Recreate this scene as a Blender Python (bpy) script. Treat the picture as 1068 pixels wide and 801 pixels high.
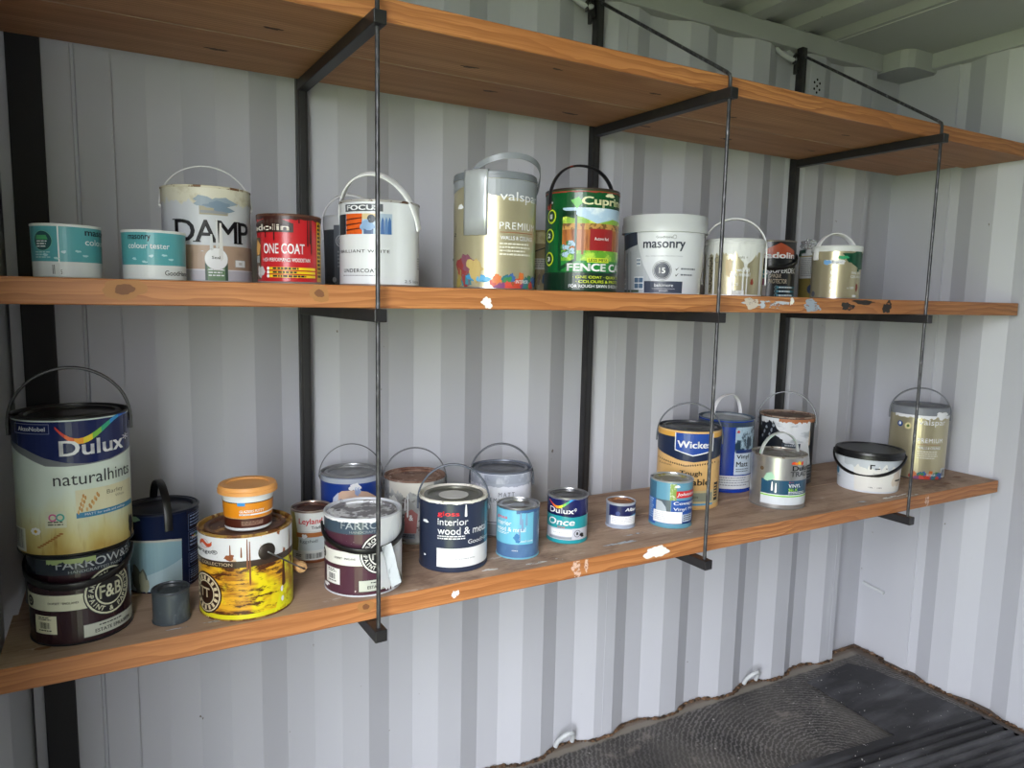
import bpy, bmesh, math, random
from mathutils import Vector, Matrix, noise as mnoise
for o in list(bpy.data.objects): bpy.data.objects.remove(o)
SC = bpy.context.scene
COL = SC.collection
PI = math.pi
RAD = math.radians

# ------------------------------------------------------------------ camera, sky, exposure
W, H = 1068, 801
FPX, YAW, PITCH, ROLL = 744.195, 28.8419, -6.8455, 1.1631
CAM = Vector((0.13559, -1.78265, 1.46238))
_a, _b, _r = RAD(YAW), RAD(PITCH), RAD(ROLL)
fw = Vector((math.sin(_a)*math.cos(_b), math.cos(_a)*math.cos(_b), math.sin(_b)))
rt = Vector((math.cos(_a), -math.sin(_a), 0)); up = rt.cross(fw)
rt, up = rt*math.cos(_r)+up*math.sin(_r), -rt*math.sin(_r)+up*math.cos(_r)
cd = bpy.data.cameras.new('camera'); cam = bpy.data.objects.new('camera', cd); COL.objects.link(cam)
cd.sensor_fit = 'HORIZONTAL'; cd.sensor_width = 36; cd.lens = FPX/W*36; cd.clip_start = .02; cd.clip_end = 300
cam.matrix_world = Matrix(((rt.x, up.x, -fw.x, CAM.x), (rt.y, up.y, -fw.y, CAM.y), (rt.z, up.z, -fw.z, CAM.z), (0, 0, 0, 1)))
SC.camera = cam
vs = SC.view_settings
vs.view_transform = 'Standard'; vs.look = 'None'; vs.gamma = 1; vs.use_curve_mapping = False
vs.exposure = 4.0

wd = bpy.data.worlds.new('sky'); SC.world = wd; wd.use_nodes = True
nt = wd.node_tree; nt.nodes.clear()
wo = nt.nodes.new('ShaderNodeOutputWorld'); bg = nt.nodes.new('ShaderNodeBackground')
tc = nt.nodes.new('ShaderNodeTexCoord'); sx = nt.nodes.new('ShaderNodeSeparateXYZ'); rp = nt.nodes.new('ShaderNodeValToRGB')
nt.links.new(tc.outputs['Generated'], sx.inputs[0]); nt.links.new(sx.outputs['Z'], rp.inputs[0])
rp.color_ramp.elements[0].color = (.90, .93, 1, 1); rp.color_ramp.elements[1].color = (.95, .96, 1.0, 1)
nt.links.new(rp.outputs[0], bg.inputs[0]); bg.inputs[1].default_value = 1.0
nt.links.new(bg.outputs[0], wo.inputs[0])

# hazy sun behind thin cloud, low outside the doorway
sl = bpy.data.lights.new('hazy_sun', 'SUN'); sl.energy = .16; sl.angle = RAD(70); sl.color = (1, .98, .95)
so_ = bpy.data.objects.new('hazy_sun', sl); COL.objects.link(so_)
so_.rotation_euler = Vector((-.57, -.80, .34)).to_track_quat('Z', 'Y').to_euler()

# daylight through the open half of the container's end doors (a portal only guides sampling, it gives no light of its own)
DOOR_X, DOOR_Y0, DOOR_Y1, DOOR_H = -.07, -2.27, -1.16, 2.28
pl = bpy.data.lights.new('doorway_daylight', 'AREA'); pl.shape = 'RECTANGLE'; pl.size = DOOR_H; pl.size_y = DOOR_Y1-DOOR_Y0
pl.cycles.is_portal = True
po = bpy.data.objects.new('doorway_daylight', pl); COL.objects.link(po)
po.location = (DOOR_X-.03, (DOOR_Y0+DOOR_Y1)/2, DOOR_H/2); po.rotation_euler = (0, RAD(-90), 0)

# ------------------------------------------------------------------ materials
def lin(c):
    if isinstance(c, str):
        c = c.lstrip('#'); c = [int(c[i:i+2], 16)/255 for i in (0, 2, 4)]
    return tuple((x/12.92 if x <= .04045 else ((x+.055)/1.055)**2.4) for x in c[:3])+(1,)
MATS = {}
def mat(col, rough=.4, metal=0, name=None, spec=.5):
    key = (col, rough, metal, spec)
    if key in MATS: return MATS[key]
    m = bpy.data.materials.new(name or 'paint_'+col.strip('#')); m.use_nodes = True
    b = m.node_tree.nodes['Principled BSDF']
    b.inputs['Base Color'].default_value = lin(col); b.inputs['Roughness'].default_value = rough; b.inputs['Metallic'].default_value = metal
    b.inputs['Specular IOR Level'].default_value = spec
    MATS[key] = m
    return m
class NB:
    def __init__(s, name, rough=.5, metal=0):
        s.m = bpy.data.materials.new(name); s.m.use_nodes = True; s.t = s.m.node_tree
        s.b = s.t.nodes['Principled BSDF']; s.b.inputs['Roughness'].default_value = rough; s.b.inputs['Metallic'].default_value = metal
        s.tc = s.t.nodes.new('ShaderNodeTexCoord')
    def node(s, t, **kw):
        n = s.t.nodes.new(t)
        for k, v in kw.items(): setattr(n, k, v)
        return n
    def link(s, a, b): s.t.links.new(a, b)
    def mapping(s, scale=(1, 1, 1), loc=(0, 0, 0), src=None):
        n = s.node('ShaderNodeMapping'); n.inputs['Scale'].default_value = scale; n.inputs['Location'].default_value = loc
        s.link(src or s.tc.outputs['Object'], n.inputs['Vector']); return n.outputs[0]
    def noise(s, scale, detail=4, vec=None, rough=.55, dist=0):
        n = s.node('ShaderNodeTexNoise'); n.inputs['Scale'].default_value = scale; n.inputs['Detail'].default_value = detail
        n.inputs['Roughness'].default_value = rough; n.inputs['Distortion'].default_value = dist
        s.link(vec or s.tc.outputs['Object'], n.inputs['Vector']); return n.outputs['Fac']
    def ramp(s, fac, stops, const=False):
        n = s.node('ShaderNodeValToRGB'); cr = n.color_ramp
        if const: cr.interpolation = 'CONSTANT'
        while len(cr.elements) < len(stops): cr.elements.new(.5)
        for e, (p, c) in zip(cr.elements, stops):
            e.position = p; e.color = lin(c) if isinstance(c, str) else (c, c, c, 1)
        s.link(fac, n.inputs[0]); return n.outputs[0]
    def mix(s, fac, a, b, blend='MIX'):
        n = s.node('ShaderNodeMix', data_type='RGBA', blend_type=blend)
        if isinstance(fac, (int, float)): n.inputs[0].default_value = fac
        else: s.link(fac, n.inputs[0])
        for v, i in ((a, 6), (b, 7)):
            if isinstance(v, str): n.inputs[i].default_value = lin(v)
            else: s.link(v, n.inputs[i])
        return n.outputs[2]
    def math(s, op, a, b=0.0):
        n = s.node('ShaderNodeMath', operation=op)
        for v, i in ((a, 0), (b, 1)):
            if isinstance(v, (int, float)): n.inputs[i].default_value = v
            else: s.link(v, n.inputs[i])
        return n.outputs[0]
    def color(s, c): s.link(c, s.b.inputs['Base Color'])
    def bump(s, h, strength=.3, dist=.002):
        n = s.node('ShaderNodeBump'); n.inputs['Strength'].default_value = strength; n.inputs['Distance'].default_value = dist
        s.link(h, n.inputs['Height']); s.link(n.outputs[0], s.b.inputs['Normal'])

def splat(name, base, spots, rough=.4, metal=0):
    """base colour with blotches: spots = (colour, noise scale, threshold, softness[, stretch])"""
    n = NB(name, rough, metal); c = base
    for i, sp in enumerate(spots):
        st = sp[4] if len(sp) > 4 else (1, 1, 1)
        f = n.noise(sp[1], 5, n.mapping(st, (i*3.1, i*1.7, i*.9)), .6)
        c = n.mix(n.ramp(f, [(sp[2], 0.0), (min(1, sp[2]+sp[3]), 1.0)]), c, sp[0])
    n.color(c) if not isinstance(c, str) else None
    return n.m

def wall_paint(name, base='#c4c6cd', dark='#b6b8bf'):
    n = NB(name, .5)
    c = n.mix(n.noise(1.3, 3), dark, base)
    f = n.noise(38, 3, n.mapping((1, 1, .7)), .5)
    c = n.mix(n.ramp(f, [(.755, 0.0), (.77, 1.0)]), c, '#6c655d')
    g = n.noise(7, 6, n.mapping((1, 1, .12)), .7)
    c = n.mix(n.math('MULTIPLY', n.ramp(g, [(.66, 0.0), (.74, 1.0)]), .35), c, '#d6d9dc')
    n.color(c); n.bump(n.noise(60, 3), .06, .001)
    return n.m
WALL = wall_paint('container_wall_paint')
ROOF = wall_paint('container_roof_paint', '#b4b7b8', '#a2a6a7')
def wood(name, face):
    n = NB(name, .6)
    v = n.mapping((.055, 1, 1), (.2, .31, .035))
    dn = n.node('ShaderNodeTexNoise'); dn.inputs['Scale'].default_value = 5; dn.inputs['Detail'].default_value = 3
    n.link(n.mapping((.5, 1, 1)), dn.inputs['Vector'])
    sc = n.node('ShaderNodeVectorMath', operation='MULTIPLY_ADD'); sc.inputs[1].default_value = (0, .035, .035)
    n.link(dn.outputs['Color'], sc.inputs[0]); n.link(v, sc.inputs[2])
    w = n.node('ShaderNodeTexWave', wave_type='RINGS', rings_direction='X', wave_profile='SAW'); w.inputs['Scale'].default_value = 52 if face == 'edge' else 30
    w.inputs['Distortion'].default_value = 1.2; w.inputs['Detail'].default_value = 2; w.inputs['Detail Scale'].default_value = 1.5
    n.link(sc.outputs[0], w.inputs['Vector'])
    fine = n.noise(900, 3, n.mapping((.012, 1, 1)), .6)
    broad = n.noise(5, 4, n.mapping((.25, 1, 1)))
    med = n.noise(260, 4, n.mapping((.02, 1, 1), (2, 1, 0)), .6)
    if face == 'edge':
        c = n.mix(n.ramp(w.outputs['Fac'], [(0, 0.0), (.45, .2), (.92, 1.0)]), '#c4844e', '#8a4c28')
        c = n.mix(n.math('MULTIPLY', fine, .35), c, '#c99560'); c = n.mix(n.ramp(med, [(.48, 0.0), (.62, .65)]), c, '#8d5429'); c = n.mix(n.ramp(broad, [(.45, 0.0), (.7, .7)]), c, '#a5683a')
        n.b.inputs['Roughness'].default_value = .5
    elif face == 'under':
        c = n.mix(n.ramp(w.outputs['Fac'], [(0, 0.0), (.5, .15), (.95, .9)]), '#bb8a66', '#8b5c3a')
        st = n.noise(26, 5, n.mapping((.05, 1, 1)), .65)
        c = n.mix(n.ramp(st, [(.42, 0.0), (.62, .85)]), c, '#8a5a38'); c = n.mix(n.math('MULTIPLY', fine, .3), c, '#d0a27c')
        c = n.mix(n.ramp(broad, [(.42, 0.0), (.66, .6)]), c, '#a06a42')
        c = n.mix(n.ramp(n.noise(60, 3, n.mapping((.03, 1, 1), (1, 2, 3))), [(.66, 0.0), (.72, .7)]), c, '#5c3a22')
        vo = n.node('ShaderNodeTexVoronoi'); vo.inputs['Scale'].default_value = 4.2; n.link(n.mapping((.45, 1.3, 0)), vo.inputs['Vector'])
        c = n.mix(n.ramp(vo.outputs['Distance'], [(.05, 1.0), (.085, 0.0)]), c, '#3c2413')
        c = n.mix(n.ramp(vo.outputs['Distance'], [(.07, .7), (.19, 0.0)]), c, '#7d4d2c')
    else:
        c = n.mix(n.ramp(w.outputs['Fac'], [(0, 0.0), (.6, .1), (.95, .6)]), '#b89a84', '#96765f')
        c = n.mix(n.ramp(n.noise(9, 6, n.mapping((.5, 1, 1))), [(.38, 0.0), (.62, .9)]), c, '#8f7260')
        c = n.mix(n.math('MULTIPLY', fine, .5), c, '#c8b19c')
        c = n.mix(n.ramp(n.noise(40, 6, n.mapping((.12, 1, 1)), .7), [(.52, 0.0), (.66, .7)]), c, '#86695a')
        c = n.mix(n.ramp(n.noise(22, 6, n.mapping((.4, 1, 1)), .7), [(.62, 0.0), (.70, .75)]), c, '#d0c4b8')
        c = n.mix(n.ramp(n.noise(6, 5, n.mapping((.6, 1, 1), (4, 2, 1)), .7), [(.56, 0.0), (.70, .8)]), c, '#6b5042')
        n.b.inputs['Roughness'].default_value = .75
    n.color(c); n.bump(fine, .15, .0006)
    return n.m
WOOD_EDGE, WOOD_UNDER, WOOD_TOP = wood('pine_edge', 'edge'), wood('pine_underside', 'under'), wood('worn_dusty_pine', 'top')
def black_steel():
    n = NB('black_steel', .42)
    c = n.mix(n.ramp(n.noise(35, 5), [(.5, 0.0), (.75, .5)]), '#1d1c1e', '#37332f')
    n.color(c); n.b.inputs['Specular IOR Level'].default_value = .5
    return n.m
STEEL = black_steel()
def bar_steel():
    n = NB('mill_scale_bar', .4, .6)
    n.color(n.ramp(n.noise(120, 4, n.mapping((1, 1, .4))), [(.35, '#3a3a3d'), (.6, '#57575b'), (.75, '#8b8b90')]))
    return n.m
ROD = bar_steel()
RUBBER = mat('#232325', .75, name='black_rubber')

# ------------------------------------------------------------------ mesh building
class MB:
    def __init__(s): s.v = []; s.f = []; s.mi = []; s.mats = []
    def slot(s, m):
        if m not in s.mats: s.mats.append(m)
        return s.mats.index(m)
    def add(s, vs, fs, m):
        o = len(s.v); s.v += [tuple(p) for p in vs]; k = s.slot(m)
        for f in fs: s.f.append([i+o for i in f]); s.mi.append(k)
    def box(s, lo, hi, m, xf=None):
        (x0, y0, z0), (x1, y1, z1) = lo, hi
        vs = [Vector((x, y, z)) for z in (z0, z1) for y in (y0, y1) for x in (x0, x1)]
        if xf: vs = [xf @ p for p in vs]
        s.add(vs, [(0, 2, 3, 1), (4, 5, 7, 6), (0, 1, 5, 4), (2, 6, 7, 3), (0, 4, 6, 2), (1, 3, 7, 5)], m)
    def bbox(s, lo, hi, m, b=.002):
        bm = bmesh.new(); bmesh.ops.create_cube(bm, size=1)
        for p in bm.verts: p.co = Vector([lo[i]+(p.co[i]+.5)*(hi[i]-lo[i]) for i in range(3)])
        bmesh.ops.bevel(bm, geom=bm.edges[:], offset=b, segments=2, affect='EDGES', profile=.5)
        s.addbm(bm, m)
    def addbm(s, bm, m, xf=None):
        bm.verts.index_update()
        s.add([(xf @ p.co if xf else p.co) for p in bm.verts], [[p.index for p in f.verts] for f in bm.faces], m); bm.free()
    def lathe(s, prof, m, n=64, c=(0, 0, 0), cap=True):
        """prof: (r, z) from bottom axis to top axis; m a material or a list per segment"""
        vs, rings = [], []
        for r, z in prof:
            if r < 1e-6: rings.append([len(vs)]); vs.append((c[0], c[1], c[2]+z))
            else:
                rings.append(list(range(len(vs), len(vs)+n)))
                vs += [(c[0]+r*math.sin(2*PI*i/n), c[1]-r*math.cos(2*PI*i/n), c[2]+z) for i in range(n)]
        o = len(s.v); s.v += vs
        for j in range(len(rings)-1):
            a, b = rings[j], rings[j+1]; k = s.slot(m[j] if isinstance(m, (list, tuple)) else m)
            for i in range(n):
                i2 = (i+1) % n
                if len(a) == 1 and len(b) == 1: continue
                if len(a) == 1: f = [a[0], b[i2], b[i]]
                elif len(b) == 1: f = [a[i], a[i2], b[0]]
                else: f = [a[i], a[i2], b[i2], b[i]]
                s.f.append([q+o for q in f]); s.mi.append(k)
    def sweep(s, pts, sec, m, normal=None, closed_caps=True):
        """sweep a 2D section (list of (a,b)) along pts; a along 'normal' axis (fixed) when given, b along the in-plane normal"""
        pts = [Vector(p) for p in pts]; n = len(sec); vs = []
        prev = None
        for i, p in enumerate(pts):
            t = (pts[min(i+1, len(pts)-1)]-pts[max(i-1, 0)]).normalized()
            if normal is not None: A = Vector(normal).normalized(); A = (A-t*A.dot(t)).normalized()
            else:
                if prev is None:
                    prev = Vector((0, 0, 1)) if abs(t.z) < .9 else Vector((1, 0, 0))
                A = (prev-t*prev.dot(t)).normalized(); prev = A
            B = t.cross(A)
            vs += [p+A*a+B*b for a, b in sec]
        fs = []
        for i in range(len(pts)-1):
            for j in range(n):
                j2 = (j+1) % n
                fs.append((i*n+j, i*n+j2, (i+1)*n+j2, (i+1)*n+j))
        fs.append(tuple(reversed(range(n)))); fs.append(tuple(range((len(pts)-1)*n, len(pts)*n)))
        s.add(vs, fs, m)
    def tube(s, pts, r, m, n=10): s.sweep(pts, [(r*math.cos(2*PI*i/n), r*math.sin(2*PI*i/n)) for i in range(n)], m)
    def prism(s, poly, z0, z1, m, axis='z', caps=True):
        """closed plan polygon extruded; axis z: poly=(x,y); axis y: poly=(x,z) between y=z0..z1"""
        n = len(poly)
        P = (lambda a, b, c: (a, b, c)) if axis == 'z' else (lambda a, b, c: (a, c, b))
        vs = [P(a, b, z0) for a, b in poly]+[P(a, b, z1) for a, b in poly]
        bm = bmesh.new(); bv = [bm.verts.new(v) for v in vs]
        for i in range(n): bm.faces.new((bv[i], bv[(i+1) % n], bv[n+(i+1) % n], bv[n+i]))
        if caps:
            cf = [bm.faces.new(bv[:n]), bm.faces.new(bv[n:])]; bmesh.ops.triangulate(bm, faces=cf, ngon_method='EAR_CLIP')
        bmesh.ops.recalc_face_normals(bm, faces=bm.faces[:])
        s.addbm(bm, m)
    def build(s, name, parent=None, smooth=None, loc=None):
        me = bpy.data.meshes.new(name); me.from_pydata(s.v, [], s.f)
        for m in s.mats: me.materials.append(m)
        me.polygons.foreach_set('material_index', s.mi)
        if smooth:
            me.polygons.foreach_set('use_smooth', [True]*len(me.polygons)); me.set_sharp_from_angle(angle=RAD(smooth))
        me.update()
        o = bpy.data.objects.new(name, me); COL.objects.link(o)
        if parent is not None: o.parent = parent
        if loc: o.location = loc
        return o
def tag(o, label=None, cat=None, group=None, kind=None):
    for k, v in (('label', label), ('category', cat), ('group', group), ('kind', kind)):
        if v: o[k] = v
    return o
def empty(name, loc, rz=0):
    o = bpy.data.objects.new(name, None); COL.objects.link(o); o.location = loc; o.rotation_euler = (0, 0, rz); o.empty_display_size = .05
    return o
def struct(mb, name, label, cat, smooth=None):
    return tag(mb.build(name, smooth=smooth), label, cat, kind='structure')

# ------------------------------------------------------------------ the container
YR, DEP, PIT = .030, .031, .2815           # ridge plane of the back wall, corrugation depth and pitch
LX, RX = -.065, 2.85                       # inner faces of the left door leaf and the right end wall
FY, CZ = -2.30, 2.40
def corr(start, end, first, ridge=.074, slope=.068, pitch=PIT):
    """ridge/recess profile (pos, depth) between start and end; ridges begin at first+k*pitch"""
    k = math.floor((start-first)/pitch)-1; pts = []
    while True:
        a = first+k*pitch
        for p, d in ((a, 0), (a+ridge, 0), (a+ridge+slope, DEP), (a+pitch-slope, DEP)):
            if start < p < end: pts.append((p, d))
        if a > end: break
        k += 1
    return pts
bw = [(LX, YR), (.0645, YR), (.067, YR+.006), (.072, YR+.006), (.0745, YR)]
bw += [(p, YR+d) for p, d in corr(.14, 2.60, 1.472)]+[(2.68, YR), (2.68, .075), (2.885, .075)]
m = MB(); m.prism(bw+[(2.885, .11), (LX, .11)], 0.0, CZ, WALL, caps=False)
for k in range(1, 9):                       # vertical weld beads on the ridges
    if k not in (1, 4, 7): continue
for x in (.139, 1.507, 2.655): m.box((x-.0012, YR-.0012, .02), (x+.0012, YR+.002, 2.34), WALL)
struct(m, 'wall_back', 'pale grey corrugated steel long wall behind the shelves', 'wall')
ew = [(-.073, .02), (-.165, .02), (-.170, .027), (-.200, DEP)]+[(-p, d) for p, d in corr(.21, 2.30, .27)]+[(FY, 0)]
m = MB(); m.prism([(2.885, .11), (2.885, -.073)]+[(RX+d, y) for y, d in ew]+[(2.95, FY), (2.95, .11)], 0.0, CZ, WALL, caps=False)
m.box((RX+.0188, -.168, .02), (RX+.022, -.1655, 2.34), WALL)
m.tube([(2.876, .05, .29), (2.874, .01, .283), (2.876, -.045, .277)], .007, mat('#c9cdd0', .5), 8)
struct(m, 'wall_right', 'pale grey corrugated steel end wall at the far right', 'wall')
m = MB(); m.prism([(LX-.05, FY)]+[(p, FY-d) for p, d in corr(LX, 2.9, 1.472)]+[(2.95, FY), (2.95, FY-.08), (LX-.05, FY-.08)], 0.0, CZ, mat('#8a8885', .8, name='bounce_limiting_grey'))  # unseen wall; its grey finish is made up to hold down bounced light
struct(m, 'wall_front', 'unseen long wall behind the viewer, toned grey to limit bounced light', 'wall')
DOOR = wall_paint('door_paint', '#b9bdbf', '#a7abad')
m = MB(); m.prism([(LX, YR+.05)]+[(LX-d, -p) for p, d in corr(.12, 1.10, .3, .16, .05, .36)]+[(LX, DOOR_Y1), (LX-.06, DOOR_Y1), (LX-.06, YR+.05)], 0.0, CZ, DOOR)
struct(m, 'door_1', 'closed pale grey steel door leaf at the left end of the shelves', 'door')
m = MB(); m.box((LX-.06, FY-.08, 0), (LX, DOOR_Y0, CZ), DOOR); m.box((LX-.06, DOOR_Y0, DOOR_H), (LX, DOOR_Y1, CZ), DOOR)
struct(m, 'wall_left', 'steel frame around the open half of the doorway', 'wall')
m = MB(); m.bbox((-.044, .012, .02), (.015, YR+.004, 2.33), RUBBER, .003)
struct(m, 'trim_1', 'black vertical rubber door seal at the left end of the long wall', 'trim')
# roof with crosswise corrugation
rf = [(LX, CZ)]
x = 2.41
pts = []
while x > .1:
    pts += [(x, CZ), (x-.035, CZ+.02), (x-.105, CZ+.02), (x-.14, CZ)]; x -= .209
rf += [p for p in reversed(pts)]+[(2.95, CZ)]
m = MB(); m.prism(rf+[(2.95, CZ+.06), (LX, CZ+.06)], FY-.05, .1, ROOF, 'y')
m.box((2.43, -2.2, CZ-.0015), (2.434, YR, CZ+.002), mat('#d4d6d6', .5))
struct(m, 'ceiling', 'pale grey steel roof panel with crosswise corrugations', 'ceiling')
m = MB(); m.bbox((LX, YR-.008, 2.34), (2.70, YR+.07, CZ+.005), ROOF, .004)
struct(m, 'trim_2', 'square steel top rail along the long wall', 'trim')
m = MB(); m.bbox((RX-.012, FY, 2.345), (RX+.07, -.075, CZ+.005), ROOF, .004)
struct(m, 'trim_3', 'square steel top rail along the end wall', 'trim')
m = MB(); m.prism([(2.70, .11), (2.70, -.045), (2.712, -.068), (2.735, -.08), (2.90, -.08), (2.90, .11)], 2.335, CZ+.005, ROOF)
struct(m, 'trim_4', 'steel corner block under the roof at the right corner', 'trim')
# floor: scuffed black boards, dirt along the walls
def floor_mat():
    n = NB('scuffed_black_floor', .6)
    xyz = n.node('ShaderNodeSeparateXYZ'); n.link(n.tc.outputs['Object'], xyz.inputs[0])
    sw = n.node('ShaderNodeTexWave', wave_type='RINGS', rings_direction='Z'); sw.inputs['Scale'].default_value = 20; sw.inputs['Distortion'].default_value = 6
    sw.inputs['Detail'].default_value = 4; sw.inputs['Detail Scale'].default_value = 3.5
    n.link(n.mapping((1, 1, 1), (-2.12, .47, 0)), sw.inputs['Vector'])
    base = n.mix(n.ramp(n.noise(5, 6), [(.35, 0.0), (.7, 1.0)]), '#2a2827', '#57534f')
    c = n.mix(n.math('MULTIPLY', n.ramp(sw.outputs['Fac'], [(.45, 0.0), (.95, 1.0)]), n.ramp(n.noise(3, 3), [(.35, .25), (.6, .85)])), base, '#7b7775')
    c = n.mix(n.ramp(n.noise(9, 6, n.mapping((1, 1, 1), (3, 1, 0)), .65), [(.58, 0.0), (.7, .7)]), c, '#8b827b')
    c = n.mix(n.ramp(n.noise(70, 3), [(.7, 0.0), (.73, 1.0)]), c, '#d7d3cd')
    edge = n.math('ADD', xyz.outputs['Y'], n.math('MULTIPLY', n.noise(18, 5), .02))
    c = n.mix(n.ramp(n.math('ADD', edge, .5), [(.514, 0.0), (.521, 1.0)]), c, '#857e74')
    c = n.mix(n.ramp(n.math('ADD', edge, .5), [(.540, 0.0), (.548, 1.0)]), c, '#75675a')
    ex = n.math('ADD', xyz.outputs['X'], n.math('MULTIPLY', n.noise(22, 5), .03))
    c = n.mix(n.ramp(n.math('SUBTRACT', ex, 2.0), [(.82, 0.0), (.85, 1.0)]), c, '#5a4b3e')
    n.color(c); n.bump(n.noise(40, 5), .4, .004)
    return n.m
m = MB(); m.box((LX-.1, FY-.1, -.04), (2.95, .11, 0), floor_mat())
struct(m, 'floor', 'black scuffed container floor with swirl marks and dirt at the edges', 'floor')
def rust():
    n = NB('dirt_and_rust', .9)
    n.color(n.ramp(n.noise(60, 5), [(.35, '#2a211a'), (.5, '#54402f'), (.62, '#7a5b42'), (.75, '#93867a')]))
    return n.m
RUST = rust()
rng = random.Random(4)
m = MB()                                    # dirt lying along the foot of both walls
def dirt_strip(pts, wid, out):
    for i in range(len(pts)-1):
        a, b = Vector(pts[i]), Vector(pts[i+1]); n = max(1, int((b-a).length/.011))
        for k in range(n):
            p = a.lerp(b, (k+.5)/n)
            s = rng.uniform(.003, .010)
            bm = bmesh.new(); bmesh.ops.create_icosphere(bm, subdivisions=1, radius=1)
            for v in bm.verts: v.co = Vector((p.x+v.co.x*s*1.5*rng.uniform(.8, 1.2)+out[0]*.004, p.y+v.co.y*s*rng.uniform(.8, 1.2)+out[1]*.004, .001+max(-.0005, v.co.z*s*.9)))
            m.addbm(bm, RUST)
pl2 = [(p, YR+d-.004, 0) for p, d in corr(.14, 2.66, 1.472)]
dirt_strip(pl2+[(2.675, YR-.004, 0)], .01, (0, -1))
dirt_strip([(2.70, .06, 0), (2.87, .06, 0), (2.875, -.06, 0), (RX-.004, -.08, 0), (RX-.004, -.9, 0)], .01, (-1, 0))
tag(m.build('wall_foot_dirt'), 'crumbs of rust and dirt along the foot of both walls', 'dirt', kind='stuff')
# grassy ground outside the doorway
def grass():
    n = NB('grass_ground', .9); n.color(n.ramp(n.noise(3, 6), [(.35, '#6a763f'), (.6, '#8d9562'), (.75, '#aaab88')])); return n.m
m = MB(); m.box((-40, -40, -.25), (40, 40, -.15), grass()); struct(m, 'ground', 'grassy ground outside the container', 'ground')

# mats on the floor
def mat_rub():
    n = NB('worn_rubber_mat', .55)
    c = n.mix(n.ramp(n.noise(7, 6, n.mapping((.4, 1.6, 1))), [(.45, 0.0), (.75, 1.0)]), '#222124', '#5a5a5e')
    c = n.mix(n.ramp(n.noise(75, 3), [(.71, 0.0), (.74, 1.0)]), c, '#cfccc7'); n.color(c); n.bump(n.noise(30, 4), .3, .003); return n.m
MATR = mat_rub()
m = MB(); m.prism([(2.425, -.055), (2.70, -.03), (2.745, -.1), (2.79, -.47), (2.79, -1.0), (2.40, -1.0), (2.405, -.45)], 0.0005, .006, MATR)
tag(m.build('rubber_mat'), 'smooth black rubber mat piece lying in the right corner of the floor', 'mat')
m = MB(); pr = []; x0, x1 = 1.55, 2.775
y = -.36
yy = []
while y > -1.45:
    yy += [(y, .019), (y-.014, .019), (y-.019, .010), (y-.030, .010)]; y -= .035
poly = [(-.345, .0065)]+[(-.345, .019)]+[(a, b) for a, b in yy]+[(y, .0065)]
n_ = len(poly)
sk = lambda yv, xx: yv-.135*(xx-x0)/(x1-x0)
vsA = [(x0, sk(a, x0), b) for a, b in poly]; vsB = [(x1, sk(a, x1), b) for a, b in poly]
bm = bmesh.new(); A = [bm.verts.new(v) for v in vsA]; B = [bm.verts.new(v) for v in vsB]
for i in range(n_): bm.faces.new((A[i], A[(i+1) % n_], B[(i+1) % n_], B[i]))
cp = [bm.faces.new(A), bm.faces.new(B)]; bmesh.ops.triangulate(bm, faces=cp); bmesh.ops.recalc_face_normals(bm, faces=bm.faces[:])
m.addbm(bm, MATR)
tag(m.build('ribbed_mat'), 'ribbed black rubber mat overlapping the smooth one at bottom right', 'mat')

# lashing rings and vent
RINGM = mat('#c3c7c9', .5)
def ring(x, z, downward, label, group):
    m = MB(); w, h = .032, .052
    pts = []
    for i in range(13):
        t = PI*i/12
        a = x-w*math.cos(t); hz = h*math.sin(t)**.8 if 0 < i < 12 else 0
        if downward: pts.append((a, YR+.028-.05*math.sin(t), z-hz))
        else: pts.append((a, YR+.012-.03*math.sin(t), z+hz))
    m.tube(pts, .0075, RINGM, 10)
    tag(m.build('lashing_ring', smooth=60), label, 'lashing ring', group)
ring(1.362, .012, False, 'white steel lashing ring at the wall foot, nearer one below the middle rod', 'lashing rings at the wall foot')
ring(2.215, .012, False, 'white steel lashing ring at the wall foot, farther one near the corner', 'lashing rings at the wall foot')
ring(1.345, 2.345, True, 'pale lashing ring under the roof rail holding the middle post', 'lashing rings under the roof rail')
ring(2.195, 2.345, True, 'pale lashing ring under the roof rail holding the right post', 'lashing rings under the roof rail')
t = empty('air_vent', (2.346, YR, 2.234))
m = MB(); m.bbox((-.034, -.004, -.05), (.034, .0, .06), WALL, .0015); m.build('vent_plate', t)
m = MB()
for (a, b) in ((0, 0), (0, .022), (0, -.022), (-.014, .011), (.014, .011), (-.014, -.011), (.014, -.011)):
    m.lathe([(0, 0), (.0045, 0), (.0045, .0012), (0, .0012)], mat('#0c0c0c', .9), 12)
    k = len(m.v)
    for i in range(k-26, k): p = m.v[i]; m.v[i] = (a+p[0], -.0042-p[2]*.3, b+p[1])
m.build('vent_hole', t)
tag(t, 'small pale wall vent with seven round holes above the top shelf', 'vent')

# ------------------------------------------------------------------ shelves
ZL, ZMB, ZTB, BT = .857, 1.43826, 1.96362, .0425
ZM = ZMB+BT
def blob_pts(cx, cy, rx, ry, seed, n=22, jag=.35):
    r = random.Random(seed); ph = [r.uniform(0, 6.28) for _ in range(5)]; out = []
    for i in range(n):
        t = 2*PI*i/n; k = 1+jag*(.5*math.sin(2*t+ph[0])+.35*math.sin(3*t+ph[1])+.3*math.sin(5*t+ph[2])+.25*math.sin(9*t+ph[3]))
        out.append((cx+rx*k*math.cos(t), cy+ry*k*math.sin(t)))
    return out
def smear(name, col, thr=.45, sc=55):
    n = NB(name, .6); n.b.inputs['Base Color'].default_value = lin(col)
    f = n.ramp(n.noise(sc, 5, n.mapping((.55, 1, 1)), .65), [(thr, 0.0), (thr+.06, 1.0)])
    n.link(f, n.b.inputs['Alpha']); return n.m
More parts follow.
